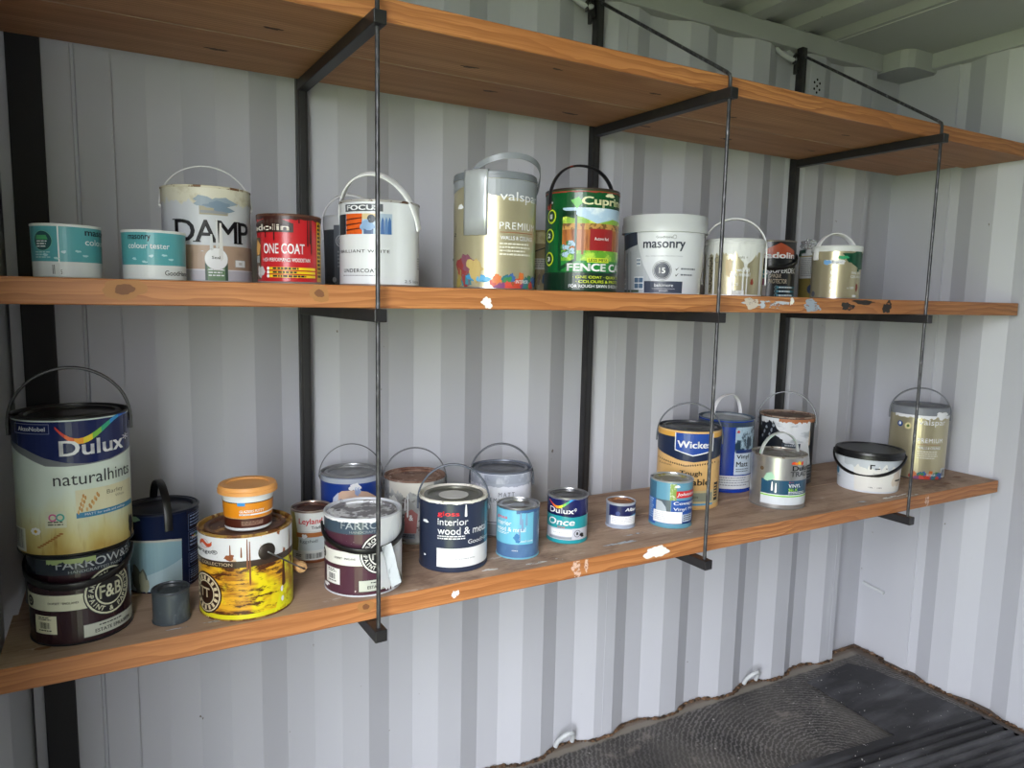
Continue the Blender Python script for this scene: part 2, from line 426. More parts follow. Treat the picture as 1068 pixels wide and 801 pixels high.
WHITE_SP = mat('#eceae6', .6); PINK_SP = smear('pink_paint_smear', '#d3b09c', .43, 150); BLACK_SP = smear('black_paint_smear', '#2c2623', .38); BLUEW = smear('blue_white_smear', '#bcc3ce', .47); THINW = smear('thin_white_smear', '#e2dfda', .46)
def board(x0, x1, y0, y1, z, label, splats=(), topmat=WOOD_TOP, sag=0):
    """one scaffold board; splats: ('f'|'t', x, other, rx, ry, seed, material)"""
    t = (x0, (y0+y1)/2, z); m = MB(); L = x1-x0; w = (y1-y0)/2; n = 24; b = .002
    sec = [(-w+b, 0), (w-b, 0), (w, b), (w, BT-b), (w-b, BT), (-w+b, BT), (-w, BT-b), (-w, b)]
    mt = [WOOD_UNDER, WOOD_EDGE, WOOD_EDGE, WOOD_EDGE, topmat, WOOD_EDGE, WOOD_EDGE, WOOD_EDGE]
    inner = 6 if y1 > -.01 else 2
    for j in (inner-1, inner, inner+1): mt[j] = topmat
    for j in range(8):
        a, c = sec[j], sec[(j+1) % 8]
        m.add([(0, *a), (L, *a), (L, *c), (0, *c)], [(0, 1, 2, 3)], mt[j])
    m.add([(0, *p) for p in sec], [tuple(reversed(range(8)))], WOOD_EDGE); m.add([(L, *p) for p in sec], [tuple(range(8))], WOOD_EDGE)
    for k, (f, sx_, so, rx, ry, seed, mm) in enumerate(splats):
        P = blob_pts(sx_-x0, so, rx, ry, seed, 40, .16 if mm in (KNOT, KNOT2) else .35); e = .0005+k*.00003
        if f == 't': vs = [(a, min(w-.001, max(-w+.001, c-t[1])), BT+e) for a, c in P]; ctr = (sx_-x0, so-t[1], BT+e)
        elif f == 'u': vs = [(a, c-t[1], -e) for a, c in P][::-1]; ctr = (sx_-x0, so-t[1], -e)
        else: vs = [(a, -w-e, min(BT-.001, max(.001, c))) for a, c in P]; ctr = (sx_-x0, -w-e, so)
        nn = len(vs); m.add(vs+[ctr], [(i, (i+1) % nn, nn) for i in range(nn)], mm)
    return tag(m.build('shelf_board', loc=t), label, 'shelf board', 'timber boards on the brackets')
KNOT = mat('#74492a', .6); KNOT2 = mat('#a2703f', .6)
KNOTD = mat('#4a2c1a', .6)
FR, MID = -.4525, -.2265
board(-.060, 2.84, FR, MID-.0006, ZL-BT, 'front timber board of the lowest shelf with a white paint patch on its edge', [
    ('f', 1.29, .026, .033, .017, 3, WHITE_SP), ('f', 1.05, .024, .013, .02, 5, PINK_SP), ('f', 1.078, .028, .006, .015, 6, PINK_SP), ('f', .545, .03, .016, .013, 8, KNOT2),
    ('f', .545, .03, .007, .006, 9, KNOT), ('t', .98, -.425, .045, .007, 11, THINW), ('t', .845, -.415, .02, .006, 12, THINW), ('t', 1.22, -.40, .04, .008, 13, BLUEW), ('t', 1.30, -.36, .025, .006, 14, BLUEW),
    ('t', 2.28, -.425, .07, .006, 15, THINW), ('t', 2.36, -.44, .03, .005, 16, THINW), ('t', 2.13, -.42, .02, .005, 17, BLUEW), ('t', .27, -.42, .07, .003, 18, BLUEW), ('f', 2.42, .02, .012, .016, 19, PINK_SP),
    ('t', .0, -.40, .012, .006, 25, KNOT), ('t', 2.75, -.36, .02, .01, 26, KNOT), ('t', 2.62, -.40, .018, .008, 27, KNOT), ('f', .74, .02, .008, .008, 28, WHITE_SP)])
board(-.052, 2.835, MID+.0006, 0, ZL-BT, 'back timber board of the lowest shelf, against the wall', [
    ('t', 1.05, -.17, .03, .006, 20, THINW), ('t', .76, -.19, .02, .005, 21, BLUEW), ('t', 2.55, -.12, .02, .01, 22, KNOT)])
board(-.052, 2.85, FR, MID-.0006, ZMB, 'front timber board of the middle shelf with a knot by the left end', [
    ('f', .145, .026, .032, .017, 31, KNOT2), ('f', .145, .026, .014, .009, 32, KNOT), ('f', .46, .026, .018, .016, 33, KNOT2), ('f', .46, .026, .009, .007, 34, KNOT),
    ('f', .805, .014, .012, .011, 35, WHITE_SP), ('f', 1.635, .022, .075, .012, 36, BLUEW), ('f', 1.57, .024, .03, .012, 37, smear('beige_smear', '#c9beb2', .42)), ('f', 1.80, .02, .035, .015, 38, smear('bluegrey_smear', '#9aa5b4', .4)), ('f', 1.72, .032, .006, .012, 39, WHITE_SP),
    ('f', 1.95, .020, .025, .012, 41, BLACK_SP), ('f', 2.02, .033, .05, .006, 42, BLACK_SP), ('f', 2.13, .020, .020, .018, 43, BLACK_SP)])
board(-.052, 2.845, MID+.0006, 0, ZMB, 'back timber board of the middle shelf, hidden behind the front one')
board(-.055, 2.846, FR, MID-.0006, ZTB, 'front timber board of the empty top shelf with wavy grain', [
    ('u', x_, y_, rx_, ry_, 60+i_, KNOTD) for i_, (x_, y_, rx_, ry_) in enumerate(((.415, -.305, .016, .006), (.83, -.30, .02, .006), (1.0, -.39, .014, .004), (1.3, -.36, .016, .005), (1.62, -.30, .014, .005), (2.05, -.33, .016, .005), (2.45, -.36, .012, .005)))])
board(-.055, 2.800, MID+.0006, 0, ZTB, 'back timber board of the empty top shelf, seen from below', [
    ('u', x_, y_, rx_, ry_, 80+i_, KNOTD) for i_, (x_, y_, rx_, ry_) in enumerate(((.335, -.12, .02, .007), (.95, -.16, .018, .006), (1.23, -.09, .022, .007), (1.49, -.09, .02, .006), (1.80, -.10, .024, .007), (2.15, -.13, .016, .005)))])

# brackets: upright, three arms, and a bar bent back to the upright
def bracket(px, rx, label, hook):
    t = empty('shelf_bracket', (px, .0145, ZL-BT-.025)); z0 = ZL-BT-.025; ry = -.4895
    m = MB(); m.bbox((-.0125, -.0125, 0), (.0125, .0125, 2.342-z0), STEEL, .002)
    m.bbox((-.006, -.0137, .0), (.006, -.012, 2.34-z0), mat('#2f2f31', .35), .0004); m.build('post', t)
    L = math.hypot(rx-px, ry-.0145-.0); ang = math.atan2(rx-px, -(ry-.0145))
    R = Matrix.Rotation(ang, 4, 'Z')
    for z in (ZL-BT, ZMB, ZTB):
        m = MB(); m.bbox((-.0125, -L-.016, z-.025-z0), (.0125, -.0127, z-z0-.0006), STEEL, .0018)
        o = m.build('arm', t); o.rotation_euler = (0, 0, ang)
    m = MB(); dx, dy = rx-px, ry-.0145
    zb = 1.998-z0
    pts = [(dx, dy, -.002+.02), (dx, dy, .5), (dx, dy, 1.0), (dx, dy, zb-.012), (dx-.0*dx, dy+.003, zb-.003), (dx*.985, dy+.014, zb+.006)]
    pts += [(dx*(1-k/6)*.985, (dy+.014)*(1-k/6)-.0127*(k/6), zb+.006+(2.311-1.998-.006)*(k/6)) for k in range(1, 7)]
    m.tube(pts, .0045, ROD, 10)
    m.build('tie_bar', t, smooth=50)
    if hook:
        m = MB(); hz = 2.30-z0
        m.bbox((-.026, -.004, hz-.03), (-.0125, .011, hz+.02), STEEL, .002); m.bbox((-.034, -.006, hz-.05), (-.024, .006, hz-.005), STEEL, .002)
        m.tube([(-.02, .0, hz+.012), (-.036, -.006, hz+.014), (-.046, -.008, hz+.004), (-.044, -.006, hz-.02)], .006, STEEL, 8)
        m.build('hook', t, smooth=50)
    tag(t, label, 'shelf bracket', 'black steel shelf brackets')
bracket(.536, .559, 'black steel shelf bracket with tie bar in front of the white undercoat tin', False)
bracket(1.386, 1.417, 'black steel shelf bracket with tie bar in front of the tan and navy tin', True)
bracket(2.246, 2.262, 'black steel shelf bracket with tie bar nearest the far corner', True)
#CANS
# ------------------------------------------------------------------ tins and tubs: builders
TIN = mat('#b9babd', .28, .9, 'tinplate'); TIN_D = mat('#77777a', .35, .8, 'dull_tinplate')
BLK = mat('#131315', .35); WHT = mat('#e6e7ea', .35); INK = mat('#15161a', .5)
class Lab:
    """printed artwork wrapped round a can; u = -1..1 across the can as seen from the doorway, v = 0..1 up the can"""
    def __init__(s, can, rot=0):
        s.c = can; s.rot = RAD(rot); s.bm = bmesh.new(); s.off = {}; s.mats = []; s.sd = 0
        s.o = s.bm.verts.layers.float.new('off')
    def S(s, u):
        a = math.asin(u) if abs(u) <= 1 else math.copysign(PI/2+(abs(u)-1)*PI/2, u)
        return a*s.c.r
    def slot(s, m):
        if m not in s.mats: s.mats.append(m)
        return s.mats.index(m)
    def _face(s, pts, m, layer):
        vs = [s.bm.verts.new((a, b, 0)) for a, b in pts]
        for v in vs: v[s.o] = .00045+.00022*layer
        f = s.bm.faces.new(vs); f.material_index = s.slot(m); f.normal_update()
        if f.normal.z < 0: f.normal_flip()
        return f
    def raw(s, pts, m, layer=1): s._face(pts, m, layer)
    def P(s, pts, m, layer=1): s._face([(s.S(u), v*s.c.h) for u, v in pts], m, layer)
    def R(s, u0, u1, v0, v1, m, layer=1): s.P([(u0, v0), (u1, v0), (u1, v1), (u0, v1)], m, layer)
    def B(s, v0, v1, m, layer=0):
        a = PI*s.c.r; n = 24
        for i in range(n): s._face([(-a+2*a*i/n, v0*s.c.h), (-a+2*a*(i+1)/n, v0*s.c.h), (-a+2*a*(i+1)/n, v1*s.c.h), (-a+2*a*i/n, v1*s.c.h)], m, layer)
    def frame(s, u0, u1, v0, v1, t, m, layer=2):
        a0, a1, b0, b1 = s.S(u0), s.S(u1), v0*s.c.h, v1*s.c.h
        for q in (((a0, b0), (a1, b0), (a1, b0+t), (a0, b0+t)), ((a0, b1-t), (a1, b1-t), (a1, b1), (a0, b1)), ((a0, b0+t), (a0+t, b0+t), (a0+t, b1-t), (a0, b1-t)), ((a1-t, b0+t), (a1, b0+t), (a1, b1-t), (a1-t, b1-t))): s._face(q, m, layer)
    def C(s, u, v, rad, m, layer=1, rin=0, n=28, sq=1):
        cx, cz = s.S(u), v*s.c.h
        if rin:
            for i in range(n):
                a, b = 2*PI*i/n, 2*PI*(i+1)/n
                s._face([(cx+rin*math.cos(a), cz+sq*rin*math.sin(a)), (cx+rad*math.cos(a), cz+sq*rad*math.sin(a)), (cx+rad*math.cos(b), cz+sq*rad*math.sin(b)), (cx+rin*math.cos(b), cz+sq*rin*math.sin(b))], m, layer)
        else: s._face([(cx+rad*math.cos(2*PI*i/n), cz+sq*rad*math.sin(2*PI*i/n)) for i in range(n)], m, layer)
    def blob(s, u, v, rx, ry, seed, m, layer=3, jag=.35, n=22):
        s._face(blob_pts(s.S(u), v*s.c.h, rx, ry, seed, n, jag), m, layer)
    def drip(s, u, v, ln, wid, m, layer=4):
        cx, z1 = s.S(u), v*s.c.h; w = wid/2
        pts = [(cx-w*.35, z1), (cx-w*.55, z1-ln*.3), (cx-w*.75, z1-ln*.75), (cx-w*.8, z1-ln*.93), (cx, z1-ln), (cx+w*.8, z1-ln*.93), (cx+w*.75, z1-ln*.75), (cx+w*.55, z1-ln*.3), (cx+w*.35, z1)]
        s._face(pts, m, layer)
    def edge(s, v1, depth, m, seed, u0=-1.6, u1=1.6, layer=4, n=60, base=.2):
        """paint run down from the rim with a ragged lower edge"""
        r = random.Random(seed); a0, a1 = s.S(u0), s.S(u1); z1 = v1*s.c.h
        d = 0; xs = [a0+(a1-a0)*i/n for i in range(n+1)]; low = []
        for x in xs:
            k = mnoise.noise((x*60+seed*7, seed, 0))*.5+.5+.35*mnoise.noise((x*220, seed*3, 1)); low.append(z1-depth*(base+(1-base)*max(0, k)))
        for i in range(n): s._face([(xs[i], low[i]), (xs[i+1], low[i+1]), (xs[i+1], z1), (xs[i], z1)], m, layer)
    def lines(s, u0, u1, v0, v1, n, m, layer=3, seed=0, fill=.45):
        r = random.Random(seed); a0, a1 = s.S(u0), s.S(u1)
        for i in range(n):
            b1 = (v1-(v1-v0)*i/n)*s.c.h; b0 = b1-(v1-v0)/n*s.c.h*fill; x = a0; end = a0+(a1-a0)*r.uniform(.75, 1)
            while x < end-.0008:
                w = min(end-x, r.uniform(.0025, .009)); s._face([(x, b0), (x+w, b0), (x+w, b1), (x, b1)], m, layer); x += w+.0014
    def bars(s, u0, u1, v0, v1, m=None, layer=3, seed=0):
        r = random.Random(seed); x, a1 = s.S(u0), s.S(u1)
        while x < a1-.0006:
            w = r.choice((.0004, .0008, .0013)); s._face([(x, v0*s.c.h), (x+w, v0*s.c.h), (x+w, v1*s.c.h), (x, v1*s.c.h)], m or INK, layer); x += w+r.choice((.0005, .0008, .0011))
    @staticmethod
    def glyphs(txt, bold=0, shear=0, res=3, space=1.0):
        cu = bpy.data.curves.new('t', 'FONT'); cu.body = txt; cu.resolution_u = res; cu.shear = shear; cu.space_character = space
        ob = bpy.data.objects.new('t', cu); COL.objects.link(ob)
        dg = bpy.context.evaluated_depsgraph_get(); me = bpy.data.meshes.new_from_object(ob.evaluated_get(dg))
        V = [(p.co.x, p.co.y) for p in me.vertices]; F = [list(p.vertices) for p in me.polygons]
        bpy.data.objects.remove(ob); bpy.data.curves.remove(cu); bpy.data.meshes.remove(me)
        if bold > .004:                          # heavier weight: overprint slightly shifted
            n = len(V); V0, F0 = V, F; V, F = [], []
            for k, (dx, dy) in enumerate(((-bold, -bold*.5), (bold, -bold*.5), (-bold, bold*.5), (bold, bold*.5))):
                V += [(a+dx, b+dy) for a, b in V0]; F += [[i+k*n for i in f] for f in F0]
        return V, F
    def _put(s, V, F, fn, m, layer):
        vs = []
        for a, b in V:
            q = s.bm.verts.new((*fn(a, b), 0)); q[s.o] = .00045+.00022*layer; vs.append(q)
        k = s.slot(m)
        for f in F:
            try: fc = s.bm.faces.new([vs[i] for i in f])
            except ValueError: continue
            fc.material_index = k; fc.normal_update()
            if fc.normal.z < 0: fc.normal_flip()
    def T(s, txt, u0, u1, v0, v1, m, layer=3, bold=0, shear=0, res=3, slope=0, space=1.0, hide=()):
        V, F = s.glyphs(txt, bold, shear, res, space)
        if not V: return
        ax, bx = min(p[0] for p in V), max(p[0] for p in V); ay, by = min(p[1] for p in V), max(p[1] for p in V)
        a0, a1, b0, b1 = s.S(u0), s.S(u1), v0*s.c.h, v1*s.c.h
        s._put(V, F, lambda x, y: (a0+(x-ax)/(bx-ax)*(a1-a0), b0+(y-ay)/(by-ay)*(b1-b0)+slope*(x-ax)/(bx-ax)*s.c.h), m, layer)
    def A(s, txt, u, v, rad, ang0, ang1, size, m, layer=4, bold=.02, inside=False):
        """characters set round a circle from ang0 to ang1 (degrees, clockwise from top)"""
        cx, cz = s.S(u), v*s.c.h; n = len(txt)
        for i, ch in enumerate(txt):
            if ch == ' ': continue
            V, F = s.glyphs(ch, bold)
            ax, bx = min(p[0] for p in V), max(p[0] for p in V)
            t = RAD(ang0+(ang1-ang0)*i/max(1, n-1)); 
            px, pz = cx+rad*math.sin(t), cz+rad*math.cos(t); ro = -t if not inside else -t+PI
            def fn(x, y, px=px, pz=pz, ro=ro, mid=(ax+bx)/2):
                X, Y = (x-mid)*size, (y-.35)*size
                return px+X*math.cos(ro)-Y*math.sin(ro), pz+X*math.sin(ro)+Y*math.cos(ro)
            s._put(V, F, fn, m, layer)
    def done(s, name='label'):
        c = s.c; bm = s.bm
        st = RAD(6)*c.r
        xs = [v.co.x for v in bm.verts]
        if not xs: return
        k0, k1 = math.ceil(min(xs)/st), math.floor(max(xs)/st)
        for k in range(k0, k1+1):
            bmesh.ops.bisect_plane(bm, geom=bm.verts[:]+bm.edges[:]+bm.faces[:], dist=1e-7, plane_co=(k*st, 0, 0), plane_no=(1, 0, 0))
        bm.verts.index_update()
        mb = MB(); mb.v = []
        for v in bm.verts:
            z = min(max(v.co.y, .0025), c.h-.0035); th = v.co.x/c.r+s.rot; rr = c.rad(z)+v[s.o]
            mb.v.append((rr*math.sin(th), -rr*math.cos(th), z))
        mb.f = [[p.index for p in f.verts] for f in bm.faces]; mb.mi = [f.material_index for f in bm.faces]; mb.mats = s.mats
        bm.free()
        o = mb.build(name, c.root)
        return o
class Can:
    def __init__(s, name, label, cat, X, Y, z, r, h, r0=None, group=None, turn=0):
        az = math.atan2(CAM.x-X, -(CAM.y-Y))     # turn local -Y towards the doorway
        s.root = empty(name, (X, Y, z), -math.atan2(CAM.x-X, -(CAM.y-Y))*-1+RAD(turn)); tag(s.root, label, cat, group)
        s.r, s.h, s.r0 = r, h, (r if r0 is None else r0); s.X, s.Y, s.z = X, Y, z
    def rad(s, z): return s.r0+(s.r-s.r0)*min(1, max(0, z/s.h))
    def tin(s, body, rim=TIN, lid=TIN, seam=None, lidname='lid', lidlook=None):
        r, h = s.r, s.h; m = MB(); sm = seam or rim
        m.lathe([(0, .003), (r-.003, .003), (r-.001, 0), (r+.0012, .0008), (r+.0015, .003), (r, .0042), (r, h-.005), (r+.0012, h-.0042), (r+.0016, h-.0015), (r+.0006, h), (r-.0012, h), (r-.0022, h-.0015), (r-.0022, h-.0085), (r*.9, h-.0085), (r*.875, h-.006), (r*.845, h-.006), (r*.835, h-.012), (0, h-.012)],
                [sm]*5+[body]+[rim]*11)
        m.build('body', s.root, 40)
        m = MB(); R = r*.83
        m.lathe([(0, h-.0115), (R-.001, h-.0115), (R, h-.010), (R, h-.0045), (R+.0035, h-.004), (R+.0035, h-.0028), (R-.001, h-.0022), (R-.004, h-.0028), (R-.006, h-.0068), (R*.55, h-.0068), (R*.52, h-.0058), (R*.3, h-.0058), (0, h-.0062)], lid)
        o = m.build(lidname, s.root, 40)
        return s
    def open_top(s, body, rim, inner, seam=None):
        """plastic tub or lined can with a snap lid sitting just inside the rim"""
        r, h, r0 = s.r, s.h, s.r0; m = MB()
        m.lathe([(0, .004), (r0-.006, .004), (r0-.002, 0), (r0, .002), (r0, .004), (r, h-.005), (r+.0012, h-.0035), (r+.0012, h-.001), (r, h), (r-.002, h), (r-.003, h-.009), (0, h-.009)], [seam or body]*4+[body]+[rim]*6)
        m.build('body', s.root, 40)
        m = MB(); R = r-.0035
        m.lathe([(0, h-.0085), (R, h-.0085), (R, h-.0015), (R-.004, h-.0005), (R-.007, h-.001), (R-.010, h-.006), (R*.6, h-.006), (R*.57, h-.0045), (0, h-.005)], inner)
        m.build('lid', s.root, 40); return s
    def tub(s, body, lid, over=.004, skirt=.018, rise=.002, base=None):
        """plastic tub under an overhanging snap lid"""
        r, h, r0 = s.r, s.h, s.r0; m = MB(); hb = h-rise
        m.lathe([(0, .004), (r0-.006, .004), (r0-.002, 0), (r0, .002), (r0, .004), (r, hb-.001), (r-.002, hb), (r-.003, hb-.004), (0, hb-.004)], [base or body]*4+[body]*5)
        m.build('body', s.root, 40)
        m = MB(); R = r+over; zt = h
        m.lathe([(0, zt-.005), (r-.010, zt-.005), (r-.008, zt+.001), (r-.004, zt+.002), (R-.002, zt+.0015), (R, zt-.001), (R, zt-skirt*.45), (R+.0015, zt-skirt*.5), (R+.0015, zt-skirt), (r+.0012, zt-skirt), (r+.0008, zt+.0004-.001), (0, zt-.0035)][::-1], lid)
        m.build('lid', s.root, 40); return s
    def pivot(s, deg, rp, zp, m, rad=.008, name='handle_lug'):
        mb = MB(); bm = bmesh.new(); bmesh.ops.create_cone(bm, cap_ends=True, segments=20, radius1=rad, radius2=rad*.7, depth=.004)
        t = RAD(deg); d = Vector((math.sin(t), -math.cos(t), 0))
        xf = Matrix.Translation(d*(rp+.001)+Vector((0, 0, zp))) @ d.to_track_quat('Z', 'Y').to_matrix().to_4x4()
        mb.addbm(bm, m, xf); mb.build(name, s.root, 40)
    def handle(s, deg, Hh, zp, m, wid=.012, th=.0016, tilt=0, rp=None, wire=False, power=1.0, lug=None, lugr=.008, legs=.018, out=.004, name='handle'):
        """bail from pivot at azimuth deg to the opposite side, arc height Hh, tilted about the pivot axis"""
        rp = (rp or s.rad(zp))+out; t = RAD(deg); A = Vector((math.sin(t), -math.cos(t), 0)); N = Vector((math.cos(t), math.sin(t), 0))
        ti = RAD(tilt); U = Vector((0, 0, 1))*math.cos(ti)+N*math.sin(ti); nn = 28; pts = []
        if legs and not wire: pts.append(A*rp-U*legs)
        for i in range(nn+1):
            a = PI*i/nn; ca, sa = math.cos(a), math.sin(a)
            pts.append(A*(rp*math.copysign(abs(ca)**power, ca))+U*(Hh*sa**power))
        if legs and not wire: pts.append(-A*rp-U*legs)
        pts = [p+Vector((0, 0, zp)) for p in pts]
        mb = MB(); nrm = A.cross(U)
        if wire: mb.tube(pts, th, m, 8)
        else:
            a, b = wid/2, th*1.15; mb.sweep(pts, [(-a, -b*.6), (-a*.8, -b), (a*.8, -b), (a, -b*.6), (a, b*.6), (a*.8, b), (-a*.8, b), (-a, b*.6)], m, nrm)
        o = mb.build(name, s.root, 50)
        if lug:
            s.pivot(deg, rp-out, zp, lug, lugr); s.pivot(deg+180, rp-out, zp, lug, lugr)
        return o
    def lathe_part(s, name, prof, m, smooth=40):
        mb = MB(); mb.lathe(prof, m); return mb.build(name, s.root, smooth)
def swoosh(L, u0, u1, vlo, vhi, th, layer=3):
    """rainbow ribbon that dips and rises"""
    cols = ['#c8321f', '#e0641f', '#f0a028', '#e9d23a', '#7fbf4a', '#2fa37c', '#2a8fd0', '#2560c0']; n = 16
    def pt(k): 
        x = k/n; y = vlo+(vhi-vlo)*(.72-1.0*math.sin(x*PI*1.05)*(1-x)*1.5+.55*x**2-.35*max(0, x-.85)/.15*.4); w = th*(.35+.9*math.sin(PI*min(1, x*.95+.05)))
        return u0+(u1-u0)*x, y, w
    for k in range(n):
        ua, va, wa = pt(k); ub, vb, wb = pt(k+1)
        L.P([(ua, va-wa/2), (ub, vb-wb/2), (ub, vb+wb/2), (ua, va+wa/2)], mat(cols[k//2], .35), layer)
# ------------------------------------------------------------------ lowest shelf
GT = 'paint tins on the lowest shelf'; GM = 'paint tins on the middle shelf'
NAVY = mat('#1b2440', .3); CREAM = mat('#cfd0bd', .45); SLATE = mat('#39434f', .3)
# dark plum tin under the big one
def heritage(c, L, plum, band, roundel_txt, cream, tag_m, splash=None):
    L.B(.02, .80, plum, 0); L.B(.80, .975, band, 0)
    L.T('FARROW&BALL', -.44, 1.12, .865, .955, mat('#aab0b4', .4), 3, .006)
    L.T('HANDCRAFTED PAINT', -.22, .8, .815, .845, mat('#8d9599', .4), 3)
    L.R(-1.3, .16, .40, .575, cream, 1)
    L.T('DORSET · ENGLAND', -.62, -.06, .475, .50, mat('#4a4744', .5), 3, .02)
    L.C(-.93, .485, .0095, INK, 3); L.C(-.93, .485, .005, cream, 4, .0035)
    L.C(.55, .54, .044, INK, 2); L.C(.55, .54, .042, cream, 3, .039); L.C(.55, .54, .0262, cream, 3, .0235)
    L.T('F&B', .33, .75, .465, .615, cream, 4, .02)
    L.A('FARROW & BALL', .55, .54, .0325, -92, 92, .0115, cream, 4); L.A('PAINT & PAPER', .55, .54, .0325, 262, 98, .0115, cream, 4, inside=True)
    L.R(-.86, -.48, .14, .345, tag_m, 2); L.bars(-.78, -.6, .2, .27); L.lines(-.8, -.55, .285, .33, 2, INK, seed=3); L.lines(-.8, -.52, .155, .185, 1, INK, seed=4)
    L.R(.0, .99, .065, .215, mat('#b9bdb2', .45), 2); L.frame(.0, .99, .065, .215, .0008, INK, 3)
    L.T('ESTATE EMULSION', .22, .9, .10, .14, INK, 4, .02); L.lines(.3, .8, .155, .185, 1, INK, 4, 7)
c = Can('paint_tin', 'dark plum paint tin with black strap, underneath the tall wheat tin', 'paint tin', .056, -.333, ZL, .0786, .157, group=GT)
c.tin(mat('#2a191e', .28), mat('#24272c', .3, .5), mat('#2b2c30', .35, .4))
L = Lab(c); heritage(c, L, mat('#2c1a20', .25), mat('#262d36', .25), '', mat('#c9cab2', .45), mat('#d5d3b8', .5)); 
L.edge(.985, .018, mat('#8fa06a', .4), 5, -.6, .3, 5, 40, .0); L.done()
c.handle(82, .094, .132, BLK, .013, .002, -104, lug=BLK)
# big pale green and blue tin on top
c = Can('paint_tin', 'tall paint tin with wheat design and blue top, stacked on the dark plum tin', 'paint tin', .054, -.320, ZL+.157, .0885, .238, group=GT)
def hints():
    n = NB('wheat_field_print', .3); z = n.node('ShaderNodeSeparateXYZ'); n.link(n.tc.outputs['Object'], z.inputs[0])
    f = n.math('ADD', n.math('MULTIPLY', z.outputs['Z'], 1/.238), n.math('MULTIPLY', n.math('SUBTRACT', n.noise(22, 4, n.mapping((1, 1, .35))), .5), .35))
    c_ = n.ramp(f, [(.0, '#a88e48'), (.14, '#bfb478'), (.30, '#cbd0b2'), (.45, '#ccd8cc'), (.8, '#d3dfd8')])
    st = n.noise(90, 3, n.mapping((1, 1, .12)), .6)
    c_ = n.mix(n.math('MULTIPLY', n.ramp(st, [(.55, 0.0), (.68, .7)]), n.ramp(f, [(.15, 1.0), (.4, 0.0)])), c_, '#8a6a24')
    n.color(c_); return n.m
c.tin(hints(), BLK, BLK, BLK)
L = Lab(c); bl = mat('#142052', .22); gr = mat('#6f7378', .35)
pts = [(-2, .80), (-1.4, .84), (-1.0, .845), (-.75, .775), (-.45, .715), (-.1, .675), (.25, .662), (.6, .67), (.9, .70), (1.2, .73), (1.6, .8), (2, .8)]
for i in range(len(pts)-1):
    (a, b), (d, e) = pts[i], pts[i+1]; L.P([(a, b), (d, e), (d, .97), (a, .97)], bl, 1)
    w1, w2 = [max(.008, .07*(1-abs(q+.6)/.75)) for q in (a, d)]; L.P([(a, b-w1), (d, e-w2), (d, e), (a, b)], gr, 1)
swoosh(L, -.27, .93, .84, .965, .035)
L.T('Dulux', -.22, .84, .725, .835, WHT, 4, .02, slope=0); L.T('*', .84, .93, .78, .83, WHT, 4)
L.frame(-.90, -.36, .885, .955, .0008, mat('#7b86a6', .4), 2); L.T('AkzoNobel', -.84, -.42, .905, .935, mat('#c9cfd8', .4), 3, .02)
L.T('naturalhints', -.34, .93, .515, .605, mat('#22282c', .4), 3)
L.R(.0, .96, .275, .475, mat('#d3cfae', .4), 2); L.R(.0, .96, .272, .31, mat('#3b7fa3', .4), 3); L.T('MATT for walls and ceilings', .14, .82, .28, .302, WHT, 4, .01)
L.T('Barley', .52, .80, .405, .445, mat('#6b6a58', .4), 4); L.T('White', .66, .82, .378, .398, mat('#8a8974', .4), 4)
for (x0, y0, x1, y1, sd) in ((.06, .315, .15, .43, 1), (.2, .33, .38, .43, 2)):
    r = random.Random(sd)
    for k in range(9):
        q = k/8; L.blob(x0+(x1-x0)*q+(.022 if k % 2 else -.022), y0+(y1-y0)*q, .0016, .0036, k+sd*20, mat('#b98a4c' if k % 3 else '#cfa668', .45), 4, .1)
for k in range(9): L.blob(-.62+.045*k, .075+.012*k, .0034, .0017, k+3, mat('#8f6128', .45), 2, .1)
L.R(-.5, -.16, .215, .335, mat('#c8ccb4', .4), 2); L.C(-.38, .29, .0065, mat('#c2568e', .4), 3, .004); L.C(-.26, .29, .0065, mat('#3aa093', .4), 3, .004); L.lines(-.46, -.2, .225, .262, 2, INK, 3, 5)
L.R(-1.0, -.83, .03, .2, mat('#d9dbd0', .5), 2); L.bars(-.99, -.86, .05, .19, seed=8)
for k in range(8):
    a = 2*PI*k/8; L.blob(-.66+.055*math.cos(a), .19+.018*math.sin(a), .003, .0025, k, WHT, 3, .1)
L.C(-.66, .19, .0028, mat('#c9a22a', .5), 4)
L.blob(.93, .12, .008, .02, 4, INK, 3); L.drip(.93, .14, .03, .008, INK, 3); L.done()
c.handle(88, .092, .220, BLK, .013, .0022, 3, lug=BLK, legs=.02)
# small tin behind, at the very end
c = Can('paint_tin', 'small dull metal tin at the left end, mostly hidden behind the dark plum tin', 'paint tin', -.004, -.165, ZL, .041, .100, group=GT)
c.tin(mat('#5c5f58', .35, .6), TIN_D, TIN_D); L = Lab(c); L.R(-.55, 1.6, .3, .62, mat('#22262a', .4), 1); L.R(-.4, 1.6, .08, .36, mat('#7d8a92', .4), 1); L.R(-.4, 1.6, .34, .4, mat('#3d6d9a', .4), 2); L.done()
